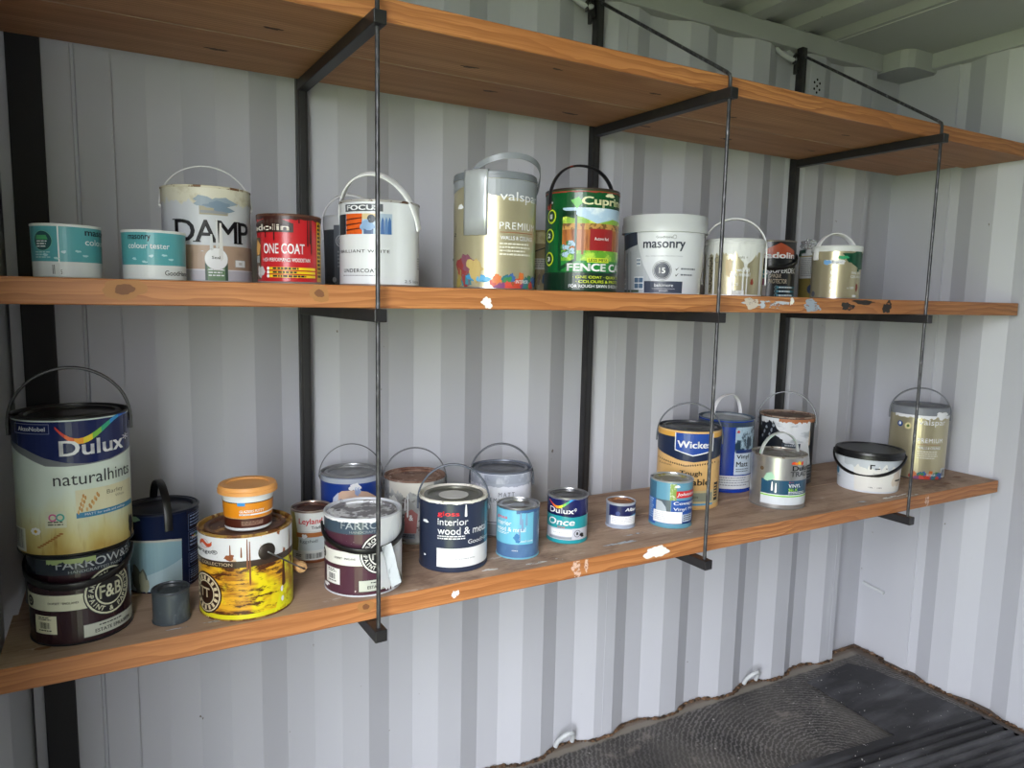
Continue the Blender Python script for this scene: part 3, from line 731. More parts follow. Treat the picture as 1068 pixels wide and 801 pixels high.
# navy tub
c = Can('paint_tub', 'navy blue plastic paint tub with pale blue panel and upright black strap', 'paint tub', .195, -.170, ZL, .0732, .165, .069, group=GT)
c.open_top(mat('#16213f', .25), mat('#141a2e', .3), mat('#171b26', .4))
L = Lab(c); pb = mat('#86a7b4', .35); L.P([(-1.3, .03), (.5, .03), (.5, .62), (.2, .645), (-.3, .655), (-1.3, .64)], pb, 1); L.P([(-1.3, .64), (-.3, .655), (.2, .645), (.5, .62), (.5, .648), (.2, .672), (-.3, .68), (-1.3, .665)], mat('#b6b4ac', .3), 2)
L.P([(-1.0, .03), (.5, .03), (.5, .40), (.1, .32), (-.5, .22)], mat('#a7bfc8', .35), 2); L.blob(-.62, .18, .016, .032, 7, mat('#5f675f', .6), 3); L.blob(-.5, .14, .010, .022, 9, mat('#9a9c86', .6), 4)
for (a, b) in ((.72, .93), (.46, .70), (.25, .43), (.05, .22)):
    L.frame(.68, 1.06, a, b, .0007, mat('#6f7ea0', .4), 2); L.lines(.72, 1.0, a+.03, b-.02, 4, mat('#7f8dad', .4), 3, int(a*100))
L.T('Dulux', .76, .92, .60, .63, WHT, 4, .02); swoosh(L, .76, .93, .63, .66, .012)
L.blob(-.72, .955, .016, .009, 3, mat('#8fb49a', .5), 4); L.done()
c.handle(10, .072, .142, BLK, .015, .002, 0, lug=BLK, legs=.012)
# small grey tin
c = Can('paint_tin', 'tiny plain grey paint tin with scuffed lid in front of the navy tub', 'paint tin', .199, -.373, ZL, .0315, .062, group=GT)
g_ = splat('scuffed_grey_paint', '#3e464d', [('#5b646b', 30, .55, .15, (1, 1, .5)), ('#7d7f80', 90, .68, .06)], .4)
c.tin(g_, mat('#4a4f55', .35, .4), splat('grey_lid', '#33373b', [('#5d6063', 40, .55, .12)], .4), g_)
# yellow rusty tin
def woodprint():
    n = NB('yellow_print_with_rust', .35)
    f = n.noise(80, 5, n.mapping((.2, .2, 1.4)), .65)
    c_ = n.mix(n.ramp(f, [(.46, 0.0), (.6, 1.0)]), '#dba425', '#a46a1c')
    c_ = n.mix(n.ramp(n.noise(16, 3), [(.52, 0.0), (.62, 1.0)]), c_, '#e3cf16')
    g = n.noise(34, 6, n.mapping((.5, .5, 1.6), (2, 3, 1)), .7); c_ = n.mix(n.ramp(g, [(.52, 0.0), (.58, 1.0)]), c_, '#4e260e')
    n.color(c_); return n.m
c = Can('paint_tin', 'rusty yellow woodstain tin with white top band and wooden-grip wire handle', 'paint tin', .335, -.357, ZL, .0858, .165, group=GT)
lidm = splat('rusty_brown_lid', '#5b3a2a', [('#7d5535', 18, .5, .12), ('#b98848', 30, .63, .05), ('#2f1a12', 45, .6, .1)], .5, .1)
rim_y = splat('rust_stained_rim', '#a3803f', [('#6a3d1c', 40, .48, .1), ('#d8c79b', 60, .62, .06)], .4, .2)
yel = woodprint(); c.tin(yel, rim_y, lidm)
L = Lab(c); wb = splat('white_band_rust_runs', '#d9dadd', [('#8a4a22', 26, .64, .03, (1, 1, .5)), ('#c9a27a', 30, .6, .05, (1, 1, .4))], .35)
L.B(.70, .965, wb, 0); L.B(.625, .70, mat('#3a2a20', .4), 0); L.B(.02, .075, mat('#d6cf1e', .35), 0)
L.P([(.55, .02), (1.0, .02), (1.0, .62), (.72, .62), (.8, .4), (.66, .2)], splat('lemon_print', '#dfdc1c', [('#6a3d12', 40, .6, .05), ('#b48a18', 20, .55, .1)], .35), 1)
L.T('Cuprinol', -1.18, -.93, .765, .81, INK, 3); L.T('ourage®', -.98, -.57, .755, .82, INK, 3, .005); L.T('~', -.92, -.68, .84, .92, mat('#c4502e', .4), 3); L.C(-.83, .875, .012, mat('#c4502e', .4), 3, .0112, sq=.7)
L.T('WATER BASED  COLLECTION', -1.3, -.28, .645, .68, mat('#cdbb9a', .4), 3, .01)
L.C(-.84, .30, .040, mat('#2c150a', .4), 2); L.C(-.84, .30, .037, mat('#d5c8a8', .4), 3, .0345); L.C(-.84, .30, .024, mat('#d5c8a8', .4), 3, .022)
for k in range(16):
    a = 2*PI*k/16; L.raw([(L.S(-.84)+.029*math.cos(a+d)+q*math.cos(a), .30*c.h+.029*math.sin(a+d)+q*math.sin(a)) for d, q in ((-.1, -.004), (.1, -.004), (.1, .004), (-.1, .004))], mat('#cdbf9d', .4), 3)
L.T('TT', -.93, -.75, .25, .36, mat('#d5c8a8', .4), 4, .03)
for k, (u, v) in enumerate(((.72, .27), (.73, .15))): L.blob(u, v, .0035, .0055, k, WHT, 3, .1)
for k, (u, ln) in enumerate(((.02, .06), (.07, .085), (-.32, .03), (-.1, .02), (.9, .06))): L.drip(u, .95-.03*k % .1, ln, .004, mat('#7d4420', .5), 3)
L.blob(-.34, .745, .010, .005, 6, mat('#8a4a22', .5), 3); L.drip(.76, .6, .05, .012, mat('#4e260e', .5), 4); L.done()
mb = MB(); t = RAD(25); d = Vector((math.sin(t), -math.cos(t), 0)); n2 = Vector((math.cos(t), math.sin(t), 0))
pz = .127
def PP(a, o, z): return d*a+n2*o+Vector((0, 0, z))
mb.tube([PP(.089, 0, pz), PP(.095, .006, pz-.004), PP(.074, .060, pz-.044), PP(.056, .094, pz-.068), PP(.046, .099, pz-.0715), PP(.03, .099, pz-.0715), PP(-.046, .099, pz-.0715), PP(-.056, .094, pz-.068), PP(-.074, .060, pz-.044), PP(-.095, .006, pz-.004), PP(-.089, 0, pz)], .0016, TIN_D, 8)
hd = mb.build('handle', c.root, 50)
mb = MB(); bm = bmesh.new()
g2 = MB(); g2.lathe([(0, -.041), (.0085, -.041), (.0115, -.036), (.0115, -.028), (.009, -.018), (.0105, 0), (.009, .018), (.0115, .028), (.0115, .036), (.0085, .041), (0, .041)], mat('#c49a6c', .6), 24)
q = d.to_track_quat('Z', 'Y').to_matrix().to_4x4()
g2.v = [tuple(Matrix.Translation(PP(0, .099, pz-.0715)) @ q @ Vector(p)) for p in g2.v]; g2.build('wooden_grip', hd, 40)
c.pivot(25, .0865, pz, mat('#3b332e', .4, .5), .017); c.pivot(205, .0865, pz, mat('#3b332e', .4, .5), .017)
# putty tub on top of it
c = Can('putty_tub', 'small putty tub with peach lid and orange label, standing on the rusty yellow tin', 'putty tub', .338, -.376, ZL+.1634, .0468, .082, .0425)
c.tub(mat('#dfe2e4', .4), mat('#dd9d58', .45), .006, .013)
L = Lab(c); L.B(.30, .655, mat('#dd8a1a', .35), 0); L.B(.08, .30, mat('#4a2015', .35), 0); L.B(.655, .675, mat('#2c2320', .4), 1); L.B(.295, .31, mat('#caa27a', .4), 1)
L.R(-.42, -.12, .60, .675, mat('#3a8fd0', .4), 2); L.T('GLAZIERS PUTTY', -.34, .62, .44, .50, WHT, 3, .02, .25); L.R(-.36, .98, .375, .41, WHT, 2); L.T('FOR WOOD', -.33, .1, .38, .405, mat('#4a2015', .4), 3)
L.R(-.28, .58, .14, .24, mat('#8a6a5c', .4), 2); L.lines(-.24, .54, .15, .23, 2, mat('#4a2015', .4), 3)
L.done()
mb = MB(); mb.prism(blob_pts(-.006, -.012, .009, .006, 3, 12), .0772, .0778, WHT); mb.prism(blob_pts(.012, -.014, .014, .002, 4, 10), .0772, .0777, mat('#f0c690', .5)); mb.build('lid_marks', c.root)
# woodcare tin with copper band
c = Can('paint_tin', 'small pale-labelled tin with copper bands and brown lid, behind the plum tin with white lid', 'paint tin', .507, -.160, ZL, .0449, .121, group=GT)
cop = mat('#8d5637', .3, .5)
c.tin(mat('#d4d6d3', .35), mat('#b9a79c', .3, .7), splat('brown_lid', '#4a2c22', [('#6b4636', 40, .5, .15)], .55), cop)
L = Lab(c); L.P([(-1.5, .03), (-.72, .03), (-.62, .45), (-.8, .97), (-1.5, .97)], mat('#a39a55', .35), 1); L.R(-.62, 1.5, .62, .965, mat('#dfe1e0', .35), 1); L.R(-.72, 1.5, .50, .585, mat('#b4713f', .35, .3), 2); L.R(-.6, 1.5, .24, .5, mat('#bcc6c9', .35), 1)
L.T('Leyland', -.60, .52, .72, .86, mat('#d1222b', .35), 3, .02); L.T('Trade', -.02, .5, .655, .715, INK, 3, .02)
L.T('Eggshell', -.55, .28, .375, .455, mat('#39434a', .4), 3); L.B(.02, .06, cop, 2); L.R(-.9, 1.3, .06, .23, mat('#c9ccc8', .4), 2); L.bars(-.3, .5, .09, .19); L.lines(-.75, -.45, .11, .17, 2, INK, 3); L.blob(-.35, .52, .005, .006, 4, WHT, 4)
L.done()
# plum tin splattered with white
c = Can('paint_tin', 'plum paint tin with white splattered lid and a white strip hanging at its side', 'paint tin', .569, -.358, ZL, .0793, .163, group=GT)
wl = splat('white_smeared_lid', '#77757a', [('#d9dbdf', 26, .48, .06), ('#4b484c', 50, .62, .06)], .4)
c.tin(mat('#4a2a38', .28), splat('white_smeared_rim', '#c9ccd2', [('#8a8788', 30, .58, .08)], .4), wl)
L = Lab(c, -7); heritage(c, L, splat('plum_speckled', '#4b2b39', [('#c9b9bf', 110, .69, .04)], .28), mat('#3e4d5c', .28), '', mat('#dcdcd6', .4), mat('#dfe0de', .5))
L.R(-1.02, -.90, .62, .78, mat('#b9bfc6', .4), 2); L.edge(.985, .009, WHT, 3, -1.3, .5, 5, 60, .15); L.edge(.985, .20, mat('#dfe2e6', .4), 8, .48, 1.5, 5, 40, .5)
L.blob(.86, .73, .018, .035, 5, mat('#d9dde2', .4), 6); L.blob(.78, .58, .010, .03, 6, mat('#cfd4da', .4), 6); L.blob(-.86, .10, .012, .004, 2, WHT, 6); L.done()
c.handle(97, .096, .126, BLK, .012, .0022, -106, lug=BLK)
mb = MB(); P0 = [(.045, -.088, .110), (.052, -.090, .085), (.058, -.089, .055), (.066, -.086, .025)]
mb.sweep(P0, [(-.011, -.001), (.011, -.001), (.011, .001), (-.011, .001)], splat('dried_white_paint', '#cdd3d9', [('#9aa3ab', 60, .5, .1, (1, 1, .3))], .35), (1, .5, .1)); mb.build('hanging_strip', c.root)
# blue tin with grey lid at the back
c = Can('paint_tin', 'bright blue tin with grey lid and thin wire handle, behind the plum splattered tin', 'paint tin', .620, -.093, ZL, .0725, .180, group=GT)
c.tin(mat('#1e3c8c', .28), mat('#9a9ca0', .3, .6), splat('grey_lid_b', '#84868a', [('#a5a7aa', 20, .5, .2)], .35, .4))
L = Lab(c); L.B(.90, .97, mat('#a9b0bd', .3), 1)
pts = [(-.58, .60), (-.5, .74), (-.3, .81), (.1, .82), (.5, .78), (.8, .68), (.7, .5), (.3, .4), (-.3, .4)]; L.P(pts, mat('#d9b8a4', .35), 2)
L.T('Dulux', -.36, .6, .575, .70, mat('#2a3f8f', .35), 3, .02); L.P([(-.6, .5), (-.42, .6), (-.40, .79), (-.57, .71)], mat('#c3cbe0', .35), 3); L.blob(.12, .86, .012, .01, 3, WHT, 4); L.blob(.2, .80, .006, .012, 4, mat('#9fb0d8', .4), 4); L.done()
c.handle(92, .078, .165, mat('#6d6e72', .35, .7), th=.0014, tilt=6, wire=True, lug=TIN_D, lugr=.006)
# rust-topped splattered tin
c = Can('paint_tin', 'grey splattered paint tin with rust-crusted lid and grey strap, behind the navy tin', 'paint tin', .777, -.117, ZL, .0762, .159, group=GT)
gs = splat('splattered_grey', '#8f9090', [('#b9bbba', 14, .5, .12), ('#4c4140', 42, .6, .03), ('#d5d5d2', 60, .66, .03)], .4)
rustl = splat('rust_crust', '#8a6d5f', [('#6a4636', 26, .5, .1), ('#a99388', 40, .58, .08), ('#4a2c20', 60, .64, .06)], .8)
c.tin(gs, rustl, rustl, mat('#9a9a90', .4, .5))
L = Lab(c); L.P([(-.35, .18), (.05, .18), (.1, .48), (-.1, .56), (-.3, .5)], mat('#9a5c5c', .4), 2); L.T('&', -.18, -.05, .38, .47, WHT, 3, .03); L.R(-.45, .02, .09, .17, mat('#6f7884', .4), 2); L.lines(-.42, .0, .1, .16, 2, INK, 3)
L.edge(.97, .05, mat('#d4d1c8', .4), 6, -.8, .6, 4, 50, .1); L.drip(-.22, .8, .06, .006, WHT); L.drip(-.3, .72, .03, .006, WHT); L.blob(.25, .72, .006, .004, 2, mat('#c23c34', .4), 4); L.blob(.7, .86, .008, .005, 4, mat('#3c7fb0', .4), 4); L.blob(-.7, .6, .012, .03, 8, mat('#d9d9d4', .4), 3); L.blob(-.6, .2, .01, .02, 9, mat('#4a4444', .4), 3); L.done()
c.handle(95, .083, .142, mat('#6a6b70', .4, .3), .008, .0014, 4, lug=TIN_D, lugr=.007)
# navy gloss tin
def diy(c, L, main, txt, grey):
    L.T('gloss', -.44, .17, .775, .86, mat('#e0323c', .35), 3, .02); L.T('interior', -.44, .42, .665, .755, WHT, 3, .012); L.T('wood & metal', -.44, .93, .535, .64, WHT, 3, .012)
    L.lines(-.44, .5, .455, .52, 2, txt, 3, 4, .5)
c = Can('paint_tin', 'navy gloss paint tin with white-dripped rim, in front of the rust-topped tin', 'paint tin', .792, -.324, ZL, .0775, .162, group=GT)
nv = mat('#2a3247', .28)
c.tin(nv, splat('white_rim', '#d8d5cb', [('#8d8878', 40, .6, .05)], .4), mat('#6f6f66', .35, .5), nv)
L = Lab(c); diy(c, L, nv, WHT, nv); L.R(.9, 1.5, .30, .92, mat('#4c8ea6', .35), 1); L.T('GoodHome', .42, .99, .395, .455, WHT, 3, .006); L.R(-.46, 1.0, .075, .34, mat('#e3e4e8', .35), 2); L.T('pure brilliant white', .06, .62, .175, .205, mat('#767a84', .4), 3)
L.edge(.985, .006, mat('#e5e2da', .4), 7, -1.4, 1.4, 5, 90, .3); L.drip(.35, .95, .028, .007, WHT, 6); L.blob(-.78, .68, .008, .004, 3, WHT, 4); L.blob(-.8, .2, .003, .003, 4, WHT, 4); L.done()
c.lathe_part('lid_sticker', [(0, .1556), (.034, .1556), (.034, .1568), (0, .1568)], mat('#c9c9c6', .5))
c.handle(88, .084, .142, mat('#4a5160', .35), .009, .0018, 2, lug=mat('#3b4252', .35), lugr=.007)
# pale emulsion tin
c = Can('paint_tin', 'pale grey emulsion tin with grey-smeared shoulder and dark strap, behind the light blue tin', 'paint tin', 1.004, -.158, ZL, .0800, .166, group=GT)
pm = splat('pale_label', '#e2e4ee', [('#d3d6e2', 8, .5, .2)], .4)
c.tin(pm, mat('#6b7280', .35, .2), splat('slate_lid', '#4d515a', [('#686d77', 14, .55, .1)], .35), mat('#8d8f93', .4, .4))
L = Lab(c); L.B(.02, .965, pm, 0); L.B(.82, .965, splat('grey_smear', '#9ea4b2', [('#c2c6d0', 26, .5, .1, (1, 1, .5)), ('#858c9b', 40, .62, .06)], .4), 1); L.edge(.83, .014, mat('#a9afbd', .4), 9, -1.5, 1.5, 2, 80, .1)
L.T('MATT', -.08, .42, .63, .70, mat('#5a5f6c', .4), 3, 0, space=1.4); L.T('EMULSION', -.34, .58, .545, .61, mat('#5a5f6c', .4), 3, 0, space=1.3); L.B(.22, .235, mat('#7a7f8c', .4), 2); L.B(.03, .2, mat('#a9adb8', .4), 1); L.T('Macadamia', -.1, .5, .42, .47, mat('#a9adb8', .4), 3); L.done()
c.handle(88, .090, .135, mat('#474b54', .35), .010, .002, 3, lug=mat('#474b54', .35), legs=.016)
# light blue gloss tin
c = Can('paint_tin', 'light blue gloss paint tin with shiny metal lid, right of the navy gloss tin', 'paint tin', .952, -.343, ZL, .0505, .123, group=GT)
lb = splat('light_blue_print', '#4a6c95', [('#5b7ea6', 20, .5, .2)], .3)
c.tin(lb, TIN, TIN, mat('#7fc0d8', .35, .3))
L = Lab(c, -10); L.R(-1.0, .82, .295, .955, mat('#6bb3cd', .32), 1); L.T('gloss', -.84, -.32, .76, .84, mat('#d95560', .35), 3, .02); L.T('interior', -.84, -.12, .655, .74, WHT, 3, .012); L.T('wood & metal', -.84, .52, .54, .63, WHT, 3, .012); L.lines(-.84, -.2, .47, .52, 2, WHT, 3); L.T('GoodHome', .2, .8, .34, .385, WHT, 3, .006); L.T('slate', -.08, .2, .165, .19, WHT, 3)
for k, (u, v) in enumerate(((.30, .92), (.38, .80), (.26, .62), (.55, .9))): L.drip(u, v, .03, .007, mat('#7a94b4', .3), 4)
L.blob(.15, .42, .008, .010, 5, mat('#2b6ea6', .35), 4); L.edge(.96, .012, mat('#3d5f8c', .35), 4, .1, 1.4, 4, 40, .2); L.done()
# teal and navy tin
c = Can('paint_tin', 'small navy, teal and white tin with rainbow ribbon, fourth from the middle bracket\'s left', 'paint tin', 1.119, -.304, ZL, .0509, .118, group=GT)
c.root['label'] = 'small tin banded navy, teal and silver with rainbow ribbon, right of the light blue tin'
tl = mat('#23929c', .3); c.tin(mat('#c5c7d2', .3), TIN, TIN_D, tl)
L = Lab(c, -3); nb = mat('#1b2055', .25); L.B(.60, .955, nb, 1); L.B(.33, .62, tl, 0); L.P([(-1, .60), (-.3, .60), (.3, .575), (1, .60), (1, .64), (-1, .64)], nb, 1); L.B(.02, .085, tl, 1)
swoosh(L, -.84, .46, .80, .945, .05); L.T('Dulux', -.8, .36, .655, .775, WHT, 4, .02); L.T('*', .36, .5, .7, .78, WHT, 4); L.T('Once', -.84, .42, .40, .545, WHT, 3, .02, .15); L.T('Gloss', -.42, -.05, .345, .385, mat('#e05a50', .4), 3, .01)
L.R(-.72, .30, .17, .30, WHT, 2); L.T('pure brilliant white', -.6, .1, .22, .25, mat('#6a6f78', .4), 3); L.C(.55, .22, .009, INK, 3, .0078); L.T('1', .5, .59, .19, .25, INK, 3, .02); L.R(-.8, .3, .10, .15, mat('#9096a0', .3), 2); L.blob(.75, .18, .007, .005, 5, INK, 4); L.done()
# tiny tester
c = Can('paint_tin', 'tiny tester tin with navy band, white sticker and rusty lid, alone near the shelf middle', 'paint tin', 1.308, -.279, ZL, .0389, .070, group=GT)
c.tin(mat('#a9b2c4', .3, .2), mat('#c9ccd4', .3, .6), splat('rusty_lid', '#8a5b3c', [('#b07d58', 30, .5, .12)], .5), mat('#b9c2d4', .3, .3))
L = Lab(c, -4); L.R(-.72, 1.2, .47, .90, mat('#1b2150', .28), 1); L.T('Albany', .36, 1.05, .66, .82, WHT, 3, .03, .2); L.C(-.1, .60, .006, mat('#3d4a80', .4), 3); L.P([(.4, .47), (1.2, .47), (1.2, .60)], mat('#4aa3d8', .35), 2); L.R(-.58, .98, .17, .5, WHT, 3); L.lines(-.5, .9, .22, .46, 4, mat('#c9c9cd', .5), 4); L.R(-.95, -.72, .1, .9, mat('#8b95aa', .3, .3), 1); L.done()
# blue vinyl tin in front of the tan one
c = Can('paint_tin', 'blue vinyl paint tin with red logo, in front of the tan tin', 'paint tin', 1.447, -.321, ZL, .0572, .129, group=GT)
sb = mat('#5f93ab', .3); c.tin(sb, mat('#c5c9cc', .28, .7), splat('ochre_lid', '#9c9a8c', [('#8a8240', 24, .52, .06), ('#c9c8c0', 40, .6, .1)], .35, .2), mat('#6aa6b8', .3, .3))
L = Lab(c, -4); vb = mat('#1b4c9c', .3); L.R(-1.3, -.62, .05, .95, mat('#2d5ea8', .3), 1); L.R(-1.3, -.62, .6, .95, mat('#3d6680', .3), 2); L.lines(-.98, -.72, .15, .58, 9, mat('#a9c4e0', .4), 3, 2)
L.R(.1, 1.3, .10, .60, vb, 1); L.R(-.62, 1.3, .10, .2, vb, 1); L.R(-.62, .08, .3, .6, mat('#4d5a66', .3), 1); L.P([(-.6, .3), (-.6, .58), (-.35, .56), (-.15, .45), (-.08, .3)], mat('#aab4bd', .3), 2)
L.R(.02, .32, .60, .95, splat('green_picture', '#7f9a4a', [('#d5d8c4', 60, .5, .1), ('#3f5e2c', 50, .6, .05)], .35), 2); L.R(.3, 1.3, .655, .80, mat('#c32a2e', .3), 3); L.T("Johnstone's", .33, 1.18, .68, .77, WHT, 4, .02, .15); L.blob(.35, .9, .006, .004, 3, WHT, 3)
L.T('Covaplus', .20, 1.02, .485, .575, WHT, 3, .015); L.T('Vinyl Matt', .20, 1.02, .365, .45, WHT, 3, .015); L.R(-.72, .60, .11, .36, WHT, 3); L.lines(-.66, .1, .14, .33, 5, mat('#c4c6ca', .5), 4, 3); L.R(.62, .98, .14, .3, mat('#aebccf', .35), 2); L.lines(.66, .95, .15, .28, 3, INK, 3); L.done()
# tan and navy tin
def fleck():
    return splat('tan_flecked', '#dcb274', [('#5a3d22', 75, .70, .03)], .35)
c = Can('paint_tin', 'tall tan and navy tin with black lid, behind the middle tie bar', 'paint tin', 1.635, -.180, ZL, .0925, .237, group=GT)
tan = mat('#dcb274', .33); c.tin(tan, mat('#33373f', .3), mat('#2f3238', .35), tan)
L = Lab(c, -4); L.B(.90, .955, mat('#dba64a', .35), 1)
npts = [(-1.6, .72), (-1, .72), (-.6, .655), (-.2, .615), (.25, .60), (.6, .62), (1, .665), (1.6, .72)]
for i in range(len(npts)-1):
    (a, b), (d, e) = npts[i], npts[i+1]; L.P([(a, b), (d, e), (d, .90), (a, .90)], mat('#1e2a45', .28), 1)
L.P([(-.37, .735), (.2, .675), (.78, .735), (.78, .955), (-.37, .955)], WHT, 2); L.P([(-.34, .745), (.2, .69), (.75, .745), (.75, .955), (-.34, .955)], mat('#26499a', .26), 3)
L.T('Wickes', -.29, .72, .775, .86, WHT, 4, .03)
for k in range(26): L.blob(-.9+.07*k*1.0 if k < 26 else 0, .60-.05*(1-abs(-.9+.07*k)), .0022, .003, k, mat('#4a3320', .5), 3) if abs(-.9+.07*k) < .98 else None
L.T('Tough', -.18, .50, .415, .49, mat('#2c2620', .4), 3, .02); L.T('Washable', -.62, .72, .31, .39, mat('#2c2620', .4), 3, .02); L.T('Kitchen', -.85, -.45, .53, .555, mat('#4a3320', .4), 3)
L.P([(-.05, .06), (1.3, .06), (1.3, .22), (.8, .25), (.3, .24)], mat('#cdb98a', .35), 2); L.R(.0, .82, .105, .215, mat('#8d9283', .35), 3); L.T('Soft Stone', .08, .42, .145, .185, mat('#3c4038', .4), 4); L.R(-.05, .84, .055, .08, mat('#5b9fc9', .35), 3); L.R(.86, .95, .1, .33, INK, 3); L.lines(.87, .94, .12, .3, 5, tan, 4); L.done()
c.handle(90, .098, .205, mat('#4c5058', .35), .008, .0018, 2, lug=mat('#4c5058', .35), lugr=.007, legs=.02)
# royal blue vinyl matt
c = Can('paint_tin', 'tall royal blue tin with forest picture and white strap beside the tan tin', 'paint tin', 1.874, -.093, ZL, .0880, .237, group=GT)
rb = mat('#173a9a', .27); c.tin(rb, mat('#4a5a6a', .35), splat('dusty_lid', '#9aa0a5', [('#aeb4b9', 14, .5, .2)], .35), rb)
L = Lab(c, 6); L.B(.90, .965, splat('blueblack_smear', '#27384f', [('#173a9a', 20, .6, .05)], .35), 2); L.R(.25, 1.3, .25, .90, splat('forest_print', '#9fb6c9', [('#24394a', 26, .47, .06, (1, 1, .7)), ('#dfe6ec', 40, .66, .05)], .35), 1); L.R(.25, 1.3, .25, .55, mat('#bcc9d8', .35), 2); L.R(.3, .95, .545, .59, mat('#16306f', .35), 3)
L.T('Vinyl', .32, .78, .455, .525, INK, 3, .02); L.T('Matt', .32, .75, .36, .43, INK, 3, .02); L.lines(.32, .8, .275, .335, 2, mat('#5a6470', .4), 3); L.R(-.34, .93, .055, .235, mat('#d4d6da', .4), 2); L.lines(-.28, .86, .08, .215, 4, mat('#8d929a', .5), 3, 3); L.blob(.35, .84, .004, .005, 3, mat('#b8343a', .4), 4); L.done()
c.handle(-29, .098, .208, WHT, .012, .0016, 0, power=.8, lug=WHT, legs=.03)
# black and white smeared tin
c = Can('paint_tin', 'tall black tin smeared with white paint, behind the silver teal-banded tin', 'paint tin', 2.135, -.116, ZL, .0890, .232, group=GT)
bk = mat('#1f232a', .3); c.tin(bk, splat('rusty_rim', '#9c8878', [('#6a4636', 40, .5, .08)], .5), splat('brown_crust_lid', '#7a6a5e', [('#5d4a3e', 20, .5, .1), ('#93857a', 30, .6, .1)], .7))
L = Lab(c, 2); wp = splat('white_paint_smear', '#d7dade', [('#a9b0b6', 22, .55, .1, (.5, .5, 1.5))], .4)
L.P([(-.55, .97), (-.35, .82), (-.05, .72), (.1, .66), (.15, .3), (.9, .3), (.78, .6), (.82, .97)], wp, 2); L.blob(.05, .72, .035, .022, 5, wp, 3); L.P([(-.2, .42), (.45, .42), (.5, .62), (-.15, .62)], mat('#39434f', .35), 3); L.lines(-.05, .42, .47, .6, 3, mat('#aab2ba', .4), 4)
L.R(.3, 1.0, .03, .30, mat('#3d4148', .35), 1); L.lines(.6, .95, .06, .28, 5, mat('#8d9299', .4), 3); L.edge(.97, .02, mat('#a8683e', .5), 3, -.3, 1.2, 4, 50, .1); L.edge(.97, .03, wp, 12, -.9, -.5, 4, 20, .1); L.drip(.8, .8, .05, .01, mat('#c9b49a', .5), 4)
for k in range(8): L.blob(-.9+.06*k, .86-.035*((k*5) % 7), .004, .006, k, mat('#8d949c', .4), 2)
L.done()
c.handle(88, .095, .212, mat('#5a5d63', .35, .3), .009, .0016, 2, lug=TIN_D, lugr=.007)
# silver trade tin
c = Can('paint_tin', 'silver tin with dark teal band and bent strap, right of the middle tie bar', 'paint tin', 1.881, -.309, ZL, .0799, .159, group=GT)
sil = splat('scuffed_silver', '#b4b4b4', [('#9a9998', 12, .5, .2)], .3, .75); c.tin(sil, splat('rust_flecked_rim', '#a9a49c', [('#6f5c48', 46, .56, .05)], .35, .5), splat('grimy_lid', '#8b8a86', [('#6b625a', 24, .5, .1), ('#b0aea8', 36, .6, .1)], .45, .3), mat('#8f8f8c', .4, .5))
L = Lab(c, 4); tb = mat('#1f4a66', .3); L.R(-.62, 1.3, .285, .555, tb, 1); L.R(-.62, 1.3, .245, .27, mat('#7fc23c', .35), 2); L.R(-.62, 1.3, .27, .285, mat('#dfe3e6', .35), 2); L.R(-.62, 1.3, .09, .245, mat('#cdd3da', .35), 1)
L.T('Dulux', .42, .98, .74, .835, INK, 3, .02); L.T('TRADE', .36, .98, .63, .725, mat('#3a3d42', .4), 3, .01); 
for k, (u, cl) in enumerate(((.46, '#d84a30'), (.56, '#e8882a'), (.66, '#e8c32a'), (.76, '#d8482a'))): L.blob(u, .885-.008*(k % 2), .006, .005, k+3, mat(cl, .4), 3)
L.T('VINYL', .32, .74, .425, .49, WHT, 3, .02); L.T('SILK', .32, .66, .355, .41, mat('#a5dc3a', .4), 3, .02); L.lines(.32, .9, .295, .345, 2, WHT, 3); L.T('pro', .34, .5, .51, .535, mat('#c94c4c', .4), 3)
mint = mat('#9fc9ae', .5); L.blob(-.35, .62, .012, .012, 3, mint, 4); L.blob(-.42, .56, .010, .006, 4, mint, 4); L.drip(-.3, .7, .02, .006, mint); L.drip(-.25, .52, .028, .007, WHT); L.drip(-.12, .50, .03, .007, WHT); L.C(-.62, .745, .006, mat('#6d5a48', .4, .4), 3); L.done()
hm = splat('strap_mint_smear', '#b6bab8', [('#9fc9ae', 24, .56, .05)], .4)
c.handle(-48, .068, .150, hm, .012, .0016, 0, rp=.066, legs=0, lug=None)
# white tub with black lid
c = Can('paint_tub', 'squat white plastic tub with black lid and drooping black handle', 'paint tub', 2.321, -.306, ZL, .0995, .133, .0925, group=GT)
c.tub(splat('white_plastic', '#d2d7de', [('#c0c6ce', 9, .5, .2)], .4), BLK, .006, .022)
L = Lab(c, -3); L.P([(-.35, .05), (1.2, .05), (1.2, .80), (-.4, .80)], mat('#d9d8d4', .4), 1); L.P([(.1, .72), (.25, .72), (.25, .69), (.15, .69), (.15, .60), (.1, .60)], INK, 3); L.T('-', .25, .4, .61, .635, INK, 3); L.T('x', .55, .62, .61, .65, INK, 3); L.lines(.2, .32, .48, .51, 1, mat('#9aa0a8', .4), 3); L.T('10L · 100', .1, .5, .135, .165, INK, 3); L.T('-', .86, .98, .30, .34, INK, 3, .03); L.C(-.92, .42, .012, mat('#4a86a4', .4), 3); L.lines(-.98, -.8, .24, .29, 2, mat('#9aa6b0', .4), 3)
L.edge(.845, .05, mat('#b9bfc6', .4), 5, -.7, 1.0, 2, 50, .1); L.blob(.9, .35, .02, .03, 3, mat('#cfc3b4', .5), 2); L.done()
mb = MB(); mb.lathe([(.1052, .1115), (.1068, .1115), (.1068, .1185), (.1052, .1185)], splat('lid_smears', '#1a1a1c', [('#d2d6da', 12, .5, .05, (1, 1, 3))], .4)); mb.build('lid_skirt', c.root, 40)
